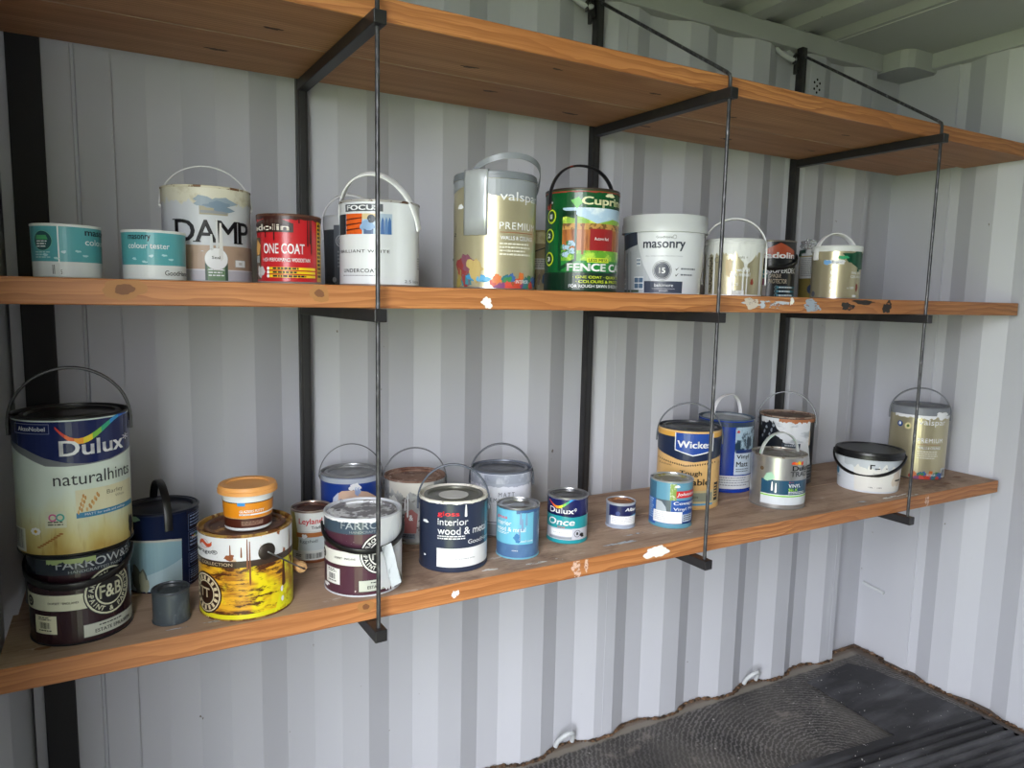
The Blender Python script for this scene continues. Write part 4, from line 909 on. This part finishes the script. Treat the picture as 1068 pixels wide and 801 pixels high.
c.handle(82, .112, .118, BLK, .011, .0028, -124, rp=.105, lug=BLK, lugr=.011, legs=0)
# gold premium tin at the right end
def gold_mat():
    n = NB('gold_metallic', .3, .6); n.color(n.mix(n.noise(3, 2, n.mapping((1, 1, .2))), '#c8c0a2', '#b8af90')); return n.m
GOLD = gold_mat()
def premium(c, L, uo, us, sub, low):
    f = lambda u: uo+us*u
    L.T('valspar', f(-.52), f(.62), .735, .835, WHT, 3, .004); L.T('PREMIUM', f(-.52), f(.56), .515, .575, WHT, 3, .004, space=1.15)
    L.R(f(-.5), f(.5), .487, .492, mat('#a5633a', .4), 3); L.T(sub, f(-.48), f(.5), .425, .46, WHT, 3, .02); L.lines(f(-.5), f(.45), .28, .40, 4, mat('#d9d6c6', .4), 3, 5, .5)
    cl = ['#b8402c', '#c76a2c', '#7a3a6a', '#2c6a74', '#3d7a4a', '#c2453a', '#3a5f9a', '#8a4a2a']
    for k in range(16):
        u = f(-.62+.085*k); L.blob(u, low*(.5+.35*math.sin(k*2.3)), .010, .013, k+11, mat(cl[k % 8], .4), 3+k % 3, .5)
    L.T('· INTERIOR ·', f(-.05), f(.42), .055, .085, WHT, 7, .02)
c = Can('paint_tin', 'tall gold metallic tin with upright grey strap at the lowest shelf right end', 'paint tin', 2.655, -.262, ZL, .0922, .257, group=GT)
GREYP = mat('#71757c', .38); c.open_top(GOLD, GREYP, GREYP, TIN_D)
L = Lab(c); L.B(.02, .98, GOLD, 0); L.B(.875, .98, mat('#7c8088', .38), 1); L.edge(.885, .02, WHT, 5, -.8, 1.2, 3, 70, .0); L.blob(.75, .905, .022, .010, 4, WHT, 4); premium(c, L, .39, .75, 'WALLS & CEILINGS', .08)
L.C(-.62, .745, .0105, mat('#2f4f8a', .4), 3); L.blob(-.62, .75, .004, .006, 3, WHT, 4, .1); L.C(-.35, .73, .0115, mat('#d9cf9a', .4), 3); L.C(-.35, .73, .005, mat('#5d7a3c', .4), 4); L.R(.84, .97, .03, .16, mat('#c9cdd2', .4), 4); L.bars(.86, .95, .05, .14, seed=4, layer=5); L.R(-1.2, -1.02, .1, .85, mat('#c9c7b8', .4), 2); L.done()
c.handle(-82, .090, .226, GREYP, .013, .002, 4, lug=GREYP, legs=.022)

# ------------------------------------------------------------------ middle shelf
TEAL = mat('#549ea6', .32)
def tester(c, L, du, left):
    L.B(.30, .955, TEAL, 0); L.B(.02, .30, mat('#d3d7d8', .4), 0)
    k = du
    L.T('masonry', -.76+k, -.10+k, .765, .89, mat('#0c1c28', .4), 3, .02); L.T('colour tester', -.76+k, .46+k if .46+k < 1 else 1+(k-.54)*.7, .625, .74, WHT, 3, .012)
    L.T('GoodHome', .30+k if .3+k < 1 else 1.1, .98+k if .98+k < 1 else 1.5, .1, .2, INK, 3, .006)
    if left:
        L.R(-.25, -.215, .28, .955, WHT, 2); L.C(-.66, .68, .0165, mat('#1d4a4f', .4), 2); L.C(-.66, .68, .0165, mat('#6fb8a4', .4), 3, .0155); L.P([(-.8, .78), (-.55, .78), (-.5, .70), (-.82, .70)], mat('#4aa06a', .4), 3); L.lines(-.8, -.52, .54, .68, 3, WHT, 4); L.lines(-.85, -.45, .34, .48, 3, mat('#a9ccd0', .4), 3)
        L.T('ll', -.42, -.36, .07, .24, INK, 3); L.T('5', -.2, -.16, .07, .15, INK, 3)
    for q, (u, v) in enumerate(((-.6, .42), (-.1, .48), (.3, .5), (.5, .42), (-.3, .36))): L.blob(u, v, .004, .002, q+5, mat('#a9d0d6', .4), 3)
c = Can('tester_tub', 'teal and white masonry tester tub with round badge, leftmost on the middle shelf', 'tester tub', .063, -.350, ZM, .0508, .087, .0500, group=GM)
c.open_top(mat('#d3d7d8', .4), mat('#d9dcdb', .4), WHT); L = Lab(c); tester(c, L, 1.26, True); L.done()
c = Can('tester_tub', 'teal and white masonry tester tub with full lettering, in front of the damp-seal tin', 'tester tub', .194, -.368, ZM, .0502, .084, .0494, group=GM)
c.open_top(mat('#d3d7d8', .4), mat('#d9dcdb', .4), WHT); L = Lab(c); tester(c, L, 0, False); L.done()
# damp tin
c = Can('paint_tin', 'white tin lettered DAMP with stained rim and thin white wire handle', 'paint tin', .292, -.258, ZM, .0795, .176, group=GM)
dw = splat('damp_tin_white', '#c2c5cc', [('#d0cfc9', 9, .5, .2), ('#8f8f93', 70, .70, .03)], .4)
c.tin(dw, splat('cream_rust_rim', '#c9c2ad', [('#6b4a2c', 40, .52, .06)], .5), splat('cream_lid', '#c9c2ad', [('#6b4a2c', 30, .55, .06)], .5), mat('#a9aab0', .4, .4))
L = Lab(c, -1); L.edge(.985, .040, splat('cream_runs', '#cfcbbb', [('#bdb6a0', 30, .5, .1)], .45), 4, -1.5, 1.5, 2, 90, .35); L.R(-.14, .47, .70, .795, mat('#a09a86', .5), 3); L.blob(.17, .83, .030, .012, 4, mat('#8b9aa8', .45), 4, .5); L.blob(.3, .79, .026, .008, 5, mat('#74879a', .45), 5, .5); L.R(-.12, .45, .715, .745, mat('#8d8f92', .5), 4)
for ch, a, b in (('D', -.66, -.24), ('A', -.24, .22), ('M', .24, .66), ('P', .68, .90)):
    L.T(ch, a, b, .415, .645, INK, 4, .014)
for a, b, v in ((-.71, -.52, .415), (-.71, -.52, .637), (-.29, -.12, .415), (.08, .27, .415), (.19, .32, .415), (.58, .70, .415), (.64, .78, .415), (.20, .30, .637), (.60, .70, .637), (.64, .72, .637)): L.R(a, b, v, v+.011, INK, 4)
L.B(.03, .32, mat('#ab927f', .4), 1); L.edge(.385, .03, mat('#ab927f', .4), 7, -1.5, 1.5, 1, 90, .1)
for k in range(18): L.P([(-.95+.11*k, .31), (-.91+.11*k, .31), (-.93+.11*k, .33+.06*((k*7) % 5)/4)], mat('#ab927f', .4), 2) if -.95+.11*k < .95 else None
L.B(.02, .13, mat('#b4b1bb', .4), 2); L.B(.125, .135, mat('#d5d3d8', .4), 3); L.R(.60, .82, .165, .245, WHT, 4); L.frame(.60, .82, .165, .245, .0007, mat('#8d8a86', .5), 5); L.R(.68, .75, .19, .22, mat('#c2c0be', .4), 5)
L.R(-.05, .44, .02, .21, mat('#6d8a6a', .4), 3); L.R(-.05, .0, .02, .2, mat('#394f43', .4), 4); L.R(.38, .44, .02, .2, mat('#394f43', .4), 4); L.C(.20, .245, .0205, WHT, 5); L.C(.20, .245, .0205, mat('#a9a9a6', .4), 6, .0198); L.T('Seal', .10, .28, .245, .275, INK, 7, .01); L.lines(.02, .36, .05, .14, 3, WHT, 5)
L.drip(.30, .62, .07, .010, mat('#d9d9d8', .35), 6); L.drip(.22, .66, .055, .006, mat('#d0d2d4', .35), 6); L.drip(.1, .5, .03, .008, mat('#cdd0d3', .35), 6); L.done()
c.handle(92, .080, .142, mat('#d9dadb', .4), th=.0013, tilt=2, wire=True, lug=WHT, lugr=.005, out=.003)
# red tin
c = Can('paint_tin', 'red woodstain tin with dark drips from its brown rim, right of the DAMP tin', 'paint tin', .428, -.352, ZM, .0585, .128, group=GM)
red = mat('#b81f26', .28); rim_r = splat('brown_stained_rim', '#5a3a2c', [('#3a2118', 40, .5, .1)], .4, .2); c.tin(red, rim_r, rim_r, mat('#8d8a88', .35, .4))
L = Lab(c); L.P([(-1.0, .80), (-1.0, .86), (-.42, .955), (.12, .86), (.12, .80), (.04, .80)], mat('#43302a', .35), 1); L.R(-1.1, .13, .735, .865, mat('#33231f', .35), 2); L.T('Sadolin', -1.08, .0, .76, .85, mat('#e4ddd2', .4), 3, .02)
L.T('ONE COAT', -.76, .46, .43, .575, WHT, 3, .02); L.T('HIGH PERFORMANCE WOODSTAIN', -.78, .62, .315, .37, WHT, 3, .02)
for k in range(3): L.R(-.62, .78, .20-.055*k, .237-.055*k, mat('#e6c21c', .35), 3); L.lines(-.5, .3+.1*k, .207-.055*k, .232-.055*k, 1, INK, 4, k, 1); L.C(-.64, .218-.055*k, .003, WHT, 4)
L.R(.84, .97, .04, .92, mat('#d6ab1e', .35), 2); L.lines(.86, .95, .08, .88, 14, INK, 3, 3, .6); L.R(-1.2, -.86, .06, .66, mat('#59402a', .4), 1); L.P([(-1.05, .4), (-.9, .42), (-.86, .55), (-.95, .64)], mat('#d8a258', .4), 2); L.blob(-.86, .17, .010, .012, 4, mat('#c2bfc0', .4), 5); L.R(-1.2, -.9, .3, .4, mat('#9aa0a8', .4), 2)
for k, (u, ln) in enumerate(((-.7, .04), (-.58, .028), (-.45, .045), (.55, .055), (.62, .05), (.66, .07), (.3, .012), (-.2, .015))): L.drip(u, .96, ln, .0035, mat('#3a1512', .35), 5)
L.edge(.965, .010, mat('#3a1c16', .35), 4, -1.4, 1.4, 4, 60, .2); L.done()
# grey tub behind undercoat tin
c = Can('paint_tub', 'dark grey tub with white rim and white strap, mostly hidden behind the white undercoat tin', 'paint tub', .631, -.074, ZM, .0655, .164, .063, group=GM)
c.open_top(mat('#3f434a', .35), mat('#c5c8cb', .4), WHT); L = Lab(c); L.B(.80, .97, mat('#c2c5c8', .4), 1); L.R(-.62, -.15, .03, .86, mat('#5f646c', .35), 2); L.C(-.36, .64, .014, mat('#c9ccd0', .4), 3, .0125); L.C(-.36, .64, .009, mat('#c9ccd0', .4), 3, .0078); L.C(-.62, .1, .006, mat('#a9adb2', .4), 3); L.lines(-.5, -.2, .25, .5, 5, mat('#8b9098', .4), 3); L.done()
c.handle(78, .078, .142, WHT, .014, .0018, -22, lug=WHT, legs=.03)
# white undercoat tin
c = Can('paint_tin', 'white undercoat tin with picture label and white strap, behind the left tie bar', 'paint tin', .609, -.350, ZM, .0795, .166, group=GM)
wt = mat('#d5d8dd', .33); c.tin(wt, splat('chipped_rim', '#b5b2b0', [('#5a4436', 42, .55, .05)], .45, .3), mat('#b9babb', .4, .3), mat('#8f7f74', .4, .3))
L = Lab(c); L.B(.02, .97, wt, 0); L.R(-.82, .08, .86, .945, mat('#4a4e55', .35), 1); L.T('FOCUS', -.78, .0, .875, .932, WHT, 3, .035)
L.R(-1.0, .30, .60, .835, mat('#a9bccf', .35), 1); L.R(-.97, -.81, .60, .835, mat('#23262c', .35), 2); L.R(-.80, -.42, .60, .835, mat('#d35a1e', .35), 2)
for k in range(3): L.P([(-.8, .635+.06*k), (-.42, .66+.06*k), (-.42, .672+.06*k), (-.8, .655+.06*k)], mat('#5d1f0c', .4), 3)
L.R(-.42, -.02, .77, .835, mat('#c8b48a', .35), 2); L.C(-.2, .775, .008, mat('#2c3440', .4), 3); L.blob(-.3, .70, .012, .012, 3, mat('#7f9ec4', .4), 3); L.R(-.38, -.15, .60, .66, mat('#4a5f86', .35), 3)
for k, u in enumerate((-.05, .06, .15, .23)): L.P([(u-.04, .60), (u+.05, .60), (u+.04, .76), (u+.005, .80), (u-.03, .74)], mat('#3f6aa8' if k % 2 else '#5d83b8', .35), 3)
L.T('PURE BRILLIANT WHITE', -1.05, .24, .385, .42, INK, 3, .006, space=1.15); L.T('UNDERCOAT', -.86, -.1+.06, .155, .20, INK, 3, .012, space=1.15); L.T('2.5 litre', .60, .95, .045, .08, mat('#5a5d62', .4), 3); L.lines(-.88, -.08, .105, .125, 1, mat('#7d8088', .4), 3); L.lines(.93, .98, .2, .35, 5, mat('#8d9098', .4), 3); L.done()
c.handle(66, .108, .122, WHT, .018, .002, -26, lug=mat('#c5c5c5', .35, .4), lugr=.005, legs=.008)
# taped gold tin
c = Can('paint_tin', 'tall gold metallic tin with grey lid held by a strip of silver tape', 'paint tin', .873, -.350, ZM, .0905, .243, group=GM)
c.tub(GOLD, mat('#6f747b', .38), .0005, .014, .012, TIN)
L = Lab(c); L.P([(-.1, .80), (1.6, .74), (1.6, .94), (-2, .94), (-2, .84), (-.95, .84), (-.6, .9)], mat('#8a8f96', .38), 1); premium(c, L, .50, .76, 'WALLS & CEILINGS', .1)
for k, (u, v, rx, ry, cl) in enumerate(((-.72, .16, .020, .030, '#8a3a3a'), (-.6, .22, .018, .02, '#7a4a5a'), (-.45, .17, .02, .02, '#b09a62'), (-.62, .09, .016, .016, '#3a7a86'), (-.4, .10, .022, .010, '#3a8ab8'), (-.25, .09, .014, .007, '#4a9ac8'), (-.82, .08, .01, .02, '#9a8a4a'))): L.blob(u, v, rx, ry, k+40, mat(cl, .4), 3+k % 3, .45)
L.R(-1.3, -.97, .03, .75, mat('#c9c9c2', .4), 2); L.R(-1.3, -.97, .25, .27, INK, 3); L.T('2', -.96, -.9, .46, .49, INK, 3); L.blob(-.8, .71, .008, .006, 3, WHT, 4)
L.done()
TAPE = mat('#b4b8bd', .3, .35)
mb = MB(); t0, t1 = math.asin(-.70)-.0, math.asin(-.17); q = []
prof = [(.0940, .112), (.0940, .15), (.0943, .19), (.0945, .225), (.0945, .2442), (.091, .2468), (.080, .2470), (.05, .2475)]
nn = 10; vs = []
for (rr, z) in prof:
    for i in range(nn+1):
        t = t0+(t1-t0)*i/nn; w_ = .0007*math.sin(i*1.7+z*90); vs.append(((rr+w_)*math.sin(t), -(rr+w_)*math.cos(t), z+.0006*math.sin(i*2)))
fs = [(j*(nn+1)+i, j*(nn+1)+i+1, (j+1)*(nn+1)+i+1, (j+1)*(nn+1)+i) for j in range(len(prof)-1) for i in range(nn)]
mb.add(vs, fs, TAPE); o = mb.build('tape_strip', c.root, 60); so = o.modifiers.new('thickness', 'SOLIDIFY'); so.thickness = .0006; so.offset = 1
mb = MB(); pts = []
for k in range(25):
    s_ = k/24; t = RAD(-35)+RAD(150)*s_; rr = .078+.024*s_
    pts.append((rr*math.sin(t), -rr*math.cos(t), .2475+.030*math.sin(PI*min(1, s_*1.12))**.8 if s_ < .82 else .2475+.030*math.sin(PI*.92)**.8-(s_-.82)*.22))
mb.sweep(pts, [(-.006, -.001), (.006, -.001), (.006, .001), (-.006, .001)], mat('#7d8188', .38), (0, 0, 1)); mb.build('handle', c.root, 50)
# slim sample pot
c = Can('sample_pot', 'slim beige sample pot wedged between the taped gold tin and the green tin', 'sample pot', 1.073, -.210, ZM, .0290, .151, .029, group=GM)
c.open_top(splat('beige_pot', '#9c8c68', [('#b8ab86', 14, .5, .15)], .35), mat('#b9a678', .4), mat('#b9a678', .4))
L = Lab(c); L.B(.78, .965, splat('cream_cap', '#cdbf95', [('#b09a62', 26, .52, .1)], .4), 1); L.P([(-1, .58), (1, .80), (1, .78), (-1, .56)], mat('#3a3328', .4), 2); L.R(-1.2, 1.2, .36, .54, mat('#cfccc4', .45), 2); L.lines(-.9, .9, .38, .52, 4, mat('#8d8a84', .5), 3)
for k, cl in enumerate(('#8a3a34', '#2f6a5a', '#6a4a2a', '#3a5a7a', '#9a5a2a')): L.blob(-.8+.4*k, .2, .0035, .014, k, mat(cl, .4), 3, .3)
L.done()
# green tin
c = Can('paint_tin', 'tall green fence paint tin with black strap upright, right of the taped gold tin', 'paint tin', 1.108, -.345, ZM, .0862, .232, group=GM)
gn = mat('#12572c', .27); c.tin(gn, mat('#3a2f2a', .35, .2), mat('#3a2f2a', .35), mat('#0f2e1e', .35))
L = Lab(c); L.B(.60, .965, mat('#0e4a25', .27), 1); L.edge(.97, .006, mat('#8a2f22', .4), 3, -1.4, 1.4, 5, 50, .0)
sky_ = splat('sky_print', '#a9c3dc', [('#dfe8ee', 16, .5, .1)], .35); fen = splat('fence_print', '#a8642c', [('#7d4520', 60, .5, .1, (1, 1, .15)), ('#c48a4a', 40, .62, .06, (1, 1, .2))], .35); gras = splat('grass_print', '#5f9a2c', [('#a9cc4a', 40, .52, .1), ('#2f6a24', 50, .62, .06)], .35)
L.R(-.5, 1.3, .60, .81, sky_, 2); L.P([(-.5, .60), (1.3, .60), (1.3, .68), (.8, .71), (.4, .66), (0, .72), (-.5, .76)], splat('foliage_print', '#7fa83a', [('#cdd95a', 36, .5, .1)], .35), 3); L.R(-.5, 1.3, .375, .66, fen, 3); L.R(-.5, 1.3, .60, .66, splat('trellis_print', '#b98a4a', [('#6b4a26', 90, .5, .05)], .4), 4); L.R(.0, .06, .36, .66, mat('#8a4e20', .4), 4); L.P([(-.6, .36), (1.3, .33), (1.3, .40), (-.6, .40)], gras, 4); L.R(-.6, 1.3, .2, .37, mat('#1f7a34', .3), 2); L.P([(-.6, .30), (1.3, .30), (1.3, .36), (-.6, .36)], gras, 3)
L.R(.22, .80, .40, .61, mat('#8f1f22', .35), 5); L.T('Autumn Red', .34, .70, .50, .53, WHT, 6, .01)
for (a, b, d_, e) in ((-.60, -.52, .18, .80), (-.18, -.12, .30, .73), (-.52, -.15, .72, .78)): L.P([(a, d_), (b, d_+.02), (b, e), (a, e)], mat('#0c3a20', .3), 5)
L.P([(-.55, .74), (-.12, .70), (-.12, .74), (-.55, .80)], mat('#0c3a20', .3), 5); L.P([(-.55, .2), (-.12, .30), (-.12, .33), (-.55, .24)], mat('#0c3a20', .3), 5)
for k in range(14): L.blob(-.48+.05*(k % 6), .36+.035*(k//3 % 4), .006, .006, k, mat('#9fb8d0' if k % 3 else '#2f6a34', .4), 6)
L.T('Cuprinol', -.02, 1.02, .815, .915, mat('#dcdcb4', .35), 5, .03); L.blob(.72, .935, .012, .005, 3, mat('#dcdcb4', .35), 5)
L.P([(-.14, .80), (-.3, .88), (-.1, .91), (.02, .86)], mat('#5fb04a', .35), 4)
for v in (.735, .55, .32): L.C(-.80 if v > .7 else -.84, v, .016, mat('#c2d62c', .35), 5); L.C(-.80 if v > .7 else -.84, v, .0125, mat('#123a1c', .4), 6); L.T('1' if v > .7 else ('2' if v > .5 else '3'), -.84 if v > .7 else -.88, -.77 if v > .7 else -.81, v-.022, v+.022, WHT, 7, .03)
L.R(.16, .72, .285, .33, mat('#c9d63a', .35), 5); L.T('LESS MESS', .20, .69, .293, .322, mat('#123a1c', .4), 6, .02); L.T('FENCE CARE', -.36, 1.10, .20, .275, WHT, 6, .04)
L.R(-1.6, 1.6, .02, .185, mat('#0f2a1c', .3), 3); L.T('· ONE COAT · QUICK DRYING', -.20, 1.1, .125, .155, mat('#c9d63a', .35), 6, .02); L.T('· COLOURS & PROTECTS', -.12, 1.0, .085, .113, mat('#c9d63a', .35), 6, .02); L.T('FOR ROUGH SAWN SHEDS & FENCES', -.30, 1.1, .04, .07, WHT, 6, .02); L.done()
c.handle(-57, .092, .202, splat('strap_with_red', '#1b1a1e', [('#9a3a26', 20, .62, .04)], .35), .012, .002, 0, lug=mat('#0c2016', .35), lugr=.010, legs=.016, power=.9)
# masonry bucket
c = Can('paint_bucket', 'large white masonry paint bucket with house picture and grey-white lid', 'paint bucket', 1.424, -.272, ZM, .1065, .200, .0985, group=GM)
c.tub(mat('#d3d6dc', .36), splat('scuffed_white_lid', '#c5c8cc', [('#55565a', 34, .70, .03)], .4), .0045, .042, .004)
L = Lab(c); hp = [(-1.3, .02), (-.10, .02), (-.32, .2), (-.5, .38), (-.60, .56), (-.66, .72), (-.66, .80), (-1.3, .80)]; L.P(hp, mat('#b5bac0', .38), 1)
L.P([(-1.3, .80), (-1.3, .56), (-.92, .575), (-.64, .63), (-.655, .79)], mat('#343c4e', .38), 2); L.P([(-1.3, .80), (-1.3, .73), (-.66, .795)], mat('#8fb4d4', .38), 3); L.R(-.925, -.885, .02, .53, mat('#8d939b', .4), 3); L.R(-.83, -.80, .02, .55, mat('#9aa0a8', .4), 3)
for (a, b, v0, v1) in ((-.985, -.95, .30, .42), (-.99, -.94, .06, .2), (-.72, -.48, .06, .22), (-.66, -.56, .36, .46)): L.R(a, b, v0, v1, mat('#e3e6ea', .4), 3); L.R(a+.01, b-.01, v0+.012, v1-.012, mat('#55708c', .35), 4); L.R((a+b)/2-.006, (a+b)/2+.006, v0, v1, WHT, 5); L.R(a, b, (v0+v1)/2-.006, (v0+v1)/2+.006, WHT, 5)
L.R(-1.2, -.6, .02, .05, mat('#4a5a44', .4), 3)
L.T('GoodHome', -.19, .20, .705, .735, INK, 3, .003); L.C(.25, .723, .005, INK, 3, .0042); L.T('masonry', -.50, .51, .545, .665, mat('#33394a', .38), 3, .022); L.T('ALL WEATHER PROTECTION', -.44, .46, .475, .49, mat('#8d929c', .4), 3)
L.C(-.02, .30, .0195, mat('#33394a', .38), 3); L.C(-.02, .30, .0255, mat('#33394a', .38), 3, .0245); L.C(-.02, .30, .0225, mat('#33394a', .38), 3, .0205); L.T('15', -.10, .06, .265, .335, WHT, 4, .03)
for k in range(2): L.lines(.44, .80, .315-.075*k, .335-.075*k, 1, mat('#6a6f7a', .4), 3, k, 1); L.P([(.30, .33-.075*k), (.33, .30-.075*k), (.40, .35-.075*k), (.33, .318-.075*k)], INK, 3)
L.R(-.46, .50, .015, .165, mat('#3a4153', .38), 2); L.T('baltimore', -.20, .27, .095, .135, WHT, 3, .012); L.R(-.26, .32, .068, .071, WHT, 3); L.T('smooth', -.08, .14, .035, .055, WHT, 3); L.P([(-.48, .80), (-.52, .475), (-.49, .49), (-.44, .52)], mat('#d3d6dc', .36), 0); L.done()
# white-drip wood and metal tub
c = Can('paint_tub', 'gold paint tub covered in white runs, right of the large white bucket', 'paint tub', 1.655, -.300, ZM, .0800, .154, .0785, group=GM)
c.tub(GOLD, mat('#d0d2d3', .42), .0015, .014, .002, WHT)
L = Lab(c); WR = mat('#d6d8d8', .42); L.edge(.93, .05, WR, 3, -1.6, 1.6, 4, 110, .25)
L.P([(-.02, .88), (.78, .88), (.70, .72), (.58, .62), (.45, .56), (.42, .47), (.36, .47), (.32, .58), (.15, .68)], WR, 4); L.R(-.92, -.80, .02, .9, WR, 4); L.R(-.04, .0, .02, .9, WR, 4); L.R(.30, .35, .02, .5, WR, 4); L.R(.43, .47, .02, .5, WR, 4); L.R(-.66, -.60, .02, .9, WR, 4); L.R(.84, .93, .02, .9, WR, 4)
L.T('wood', .09, .52, .425, .49, WHT, 3, .03); L.T('& metal', .02, .55, .345, .41, WHT, 3, .02); L.T('gloss', .0, .28, .56, .60, mat('#4a4436', .4), 5) if 0 else None; L.T('vals r', .12, .45, .655, .70, mat('#7d7a6c', .4), 6); L.T('125', .02, .18, .185, .23, WHT, 3, .02); L.R(.0, .38, .03, .10, mat('#cfd0cc', .42), 4)
for k in range(14): L.blob(-.74+.012*(k % 3), .08+.045*k, .004, .004, k, mat('#5c5646', .5), 5)
L.C(-.80, .60, .012, mat('#7d7a70', .4), 5, .0105); L.T('C', -.62, -.5, .58, .68, mat('#8d8a80', .4), 5); L.blob(.62, .25, .004, .010, 3, mat('#8a3a2a', .4), 4); L.blob(-.15, .5, .008, .03, 8, mat('#c9b48c', .4), 3); L.done()
c.handle(95, .086, .130, WHT, .011, .0018, 8, lug=WHT, legs=.10, out=.0055)
# black tin
c = Can('paint_tin', 'black wood protector tin with orange-topped logo and black strap, between the gold tubs', 'paint tin', 1.951, -.163, ZM, .0770, .175, group=GM)
c.tin(mat('#16171b', .28), mat('#8b847c', .3, .6), mat('#4a4744', .4, .4), mat('#b9b9b6', .3, .7))
L = Lab(c); L.P([(-.20, .70), (-.20, .83), (.38, .955), (.90, .82), (.90, .70)], mat('#a2492c', .35), 2); L.T('Sadolin', -.38, .90, .685, .79, WHT, 4, .035)
L.T('SUPERDEC', .0, .96, .43, .52, WHT, 3, .02); L.T('OPAQUE', .0, .46, .34, .415, mat('#d5c8b4', .4), 3, .015); L.T('PROTECTOR', .0, .68, .25, .325, mat('#d5c8b4', .4), 3, .015)
for k in range(3): L.R(.30, .98, .165-.07*k, .20-.07*k, mat('#3a7f95', .35), 3); L.C(.30, .182-.07*k, .005, mat('#9fc9d4', .4), 4, .0042); L.lines(.4, .9, .172-.07*k, .193-.07*k, 1, WHT, 4, k, 1)
L.R(-.45, -.08, .03, .53, mat('#b9b5b8', .4), 2); L.R(-.45, -.06, .35, .53, mat('#4a8f9a', .4), 3); L.C(-.15, .45, .010, WHT, 4, .007); L.R(-.45, -.12, .22, .33, mat('#a0527a', .4), 3); L.done()
c.handle(98, .090, .125, BLK, .014, .0024, -113, lug=BLK)
# dark-lid tub behind: gold with sticker
c = Can('paint_tub', 'gold tub with white data sticker and green-stained rim, left of the green-splashed tub', 'paint tub', 2.300, -.082, ZM, .0735, .168, .0715, group=GM)
c.tub(mat('#97894c', .35, .35), splat('green_stained_lid', '#c5c8c8', [('#14392c', 22, .5, .05)], .4), .0015, .020, .002)
L = Lab(c); L.R(-.96, -.10, .42, .86, mat('#c2c4c4', .42), 2); L.lines(-.9, -.2, .45, .83, 11, mat('#8d9092', .5), 3, 3); L.R(-.1, .05, .42, .86, mat('#a9a272', .4), 1); L.C(-.42, .20, .012, mat('#2f3f5c', .4), 3, sq=1.25); L.edge(.88, .02, mat('#14392c', .4), 5, -.4, .6, 4, 40, .1); L.done()
# clear plastic film on it
def film():
    n = NB('clear_plastic', .15); n.b.inputs['Transmission Weight'].default_value = .85; n.b.inputs['Base Color'].default_value = (.9, .92, .95, 1); n.b.inputs['IOR'].default_value = 1.3; return n.m
bm = bmesh.new(); bmesh.ops.create_icosphere(bm, subdivisions=3, radius=1)
for v in bm.verts:
    k = 1+.35*mnoise.noise(v.co*2.6)+.2*mnoise.noise(v.co*6); v.co = Vector((v.co.x*.036*k, v.co.y*.03*k, max(-.0135, v.co.z*.019*k)))
mb = MB(); mb.addbm(bm, film()); o = mb.build('plastic_wrap', smooth=30); o.location = (2.235, -.085, ZM+.168+.0155)
tag(o, 'crumpled clear plastic wrap lying on the gold tub with the sticker', 'plastic wrap')
# green-splashed gold tub
c = Can('paint_tub', 'gold metallic tub with dark green splash, white lid and folded white strap', 'paint tub', 2.103, -.291, ZM, .0715, .159, .0695, group=GM)
c.tub(GOLD, mat('#d3d6d6', .42), .0015, .016, .003, TIN)
L = Lab(c); gsp = mat('#0f4a34', .35); L.blob(.78, .78, .030, .022, 14, gsp, 4, .3); L.P([(.2, .86), (1.25, .88), (1.25, .60), (.9, .56), (.62, .66), (.42, .76)], gsp, 4); L.blob(.25, .78, .014, .006, 4, mat('#2f9a6a', .4), 5); L.drip(.85, .64, .02, .012, gsp)
L.T('valspar', -.40, .34, .64, .74, WHT, 3, .05); L.blob(-.36, .69, .010, .008, 4, mat('#6fa3d8', .4), 4); L.R(-.42, .30, .655, .735, mat('#d9dcdc', .4), 2); L.T('valspar', -.38, .30, .67, .72, mat('#8d94a8', .4), 3, .02)
for k in range(4): L.C(-.10, .50-.12*k, .008, WHT, 3, .0058); L.lines(-.14, -.05, .495-.12*k, .505-.12*k, 1, WHT, 3, k, 1)
L.T('WALLS &', .60, .93, .47, .52, WHT, 5, .02); L.T('CEILINGS', .58, .95, .40, .45, WHT, 5, .02); L.T('x100', .46, .74, .19, .235, WHT, 3, .02); L.blob(.85, .22, .005, .014, 4, mat('#8a3a2a', .4), 3); L.C(-.86, .09, .009, mat('#5d6068', .4), 3); L.R(.7, .85, .04, .08, WHT, 3); L.R(-1.3, -.99, .02, .84, WHT, 2); L.done()
c.handle(-50, .080, .122, WHT, .020, .002, -8, rp=.073, lug=WHT, lugr=.006, legs=.004)
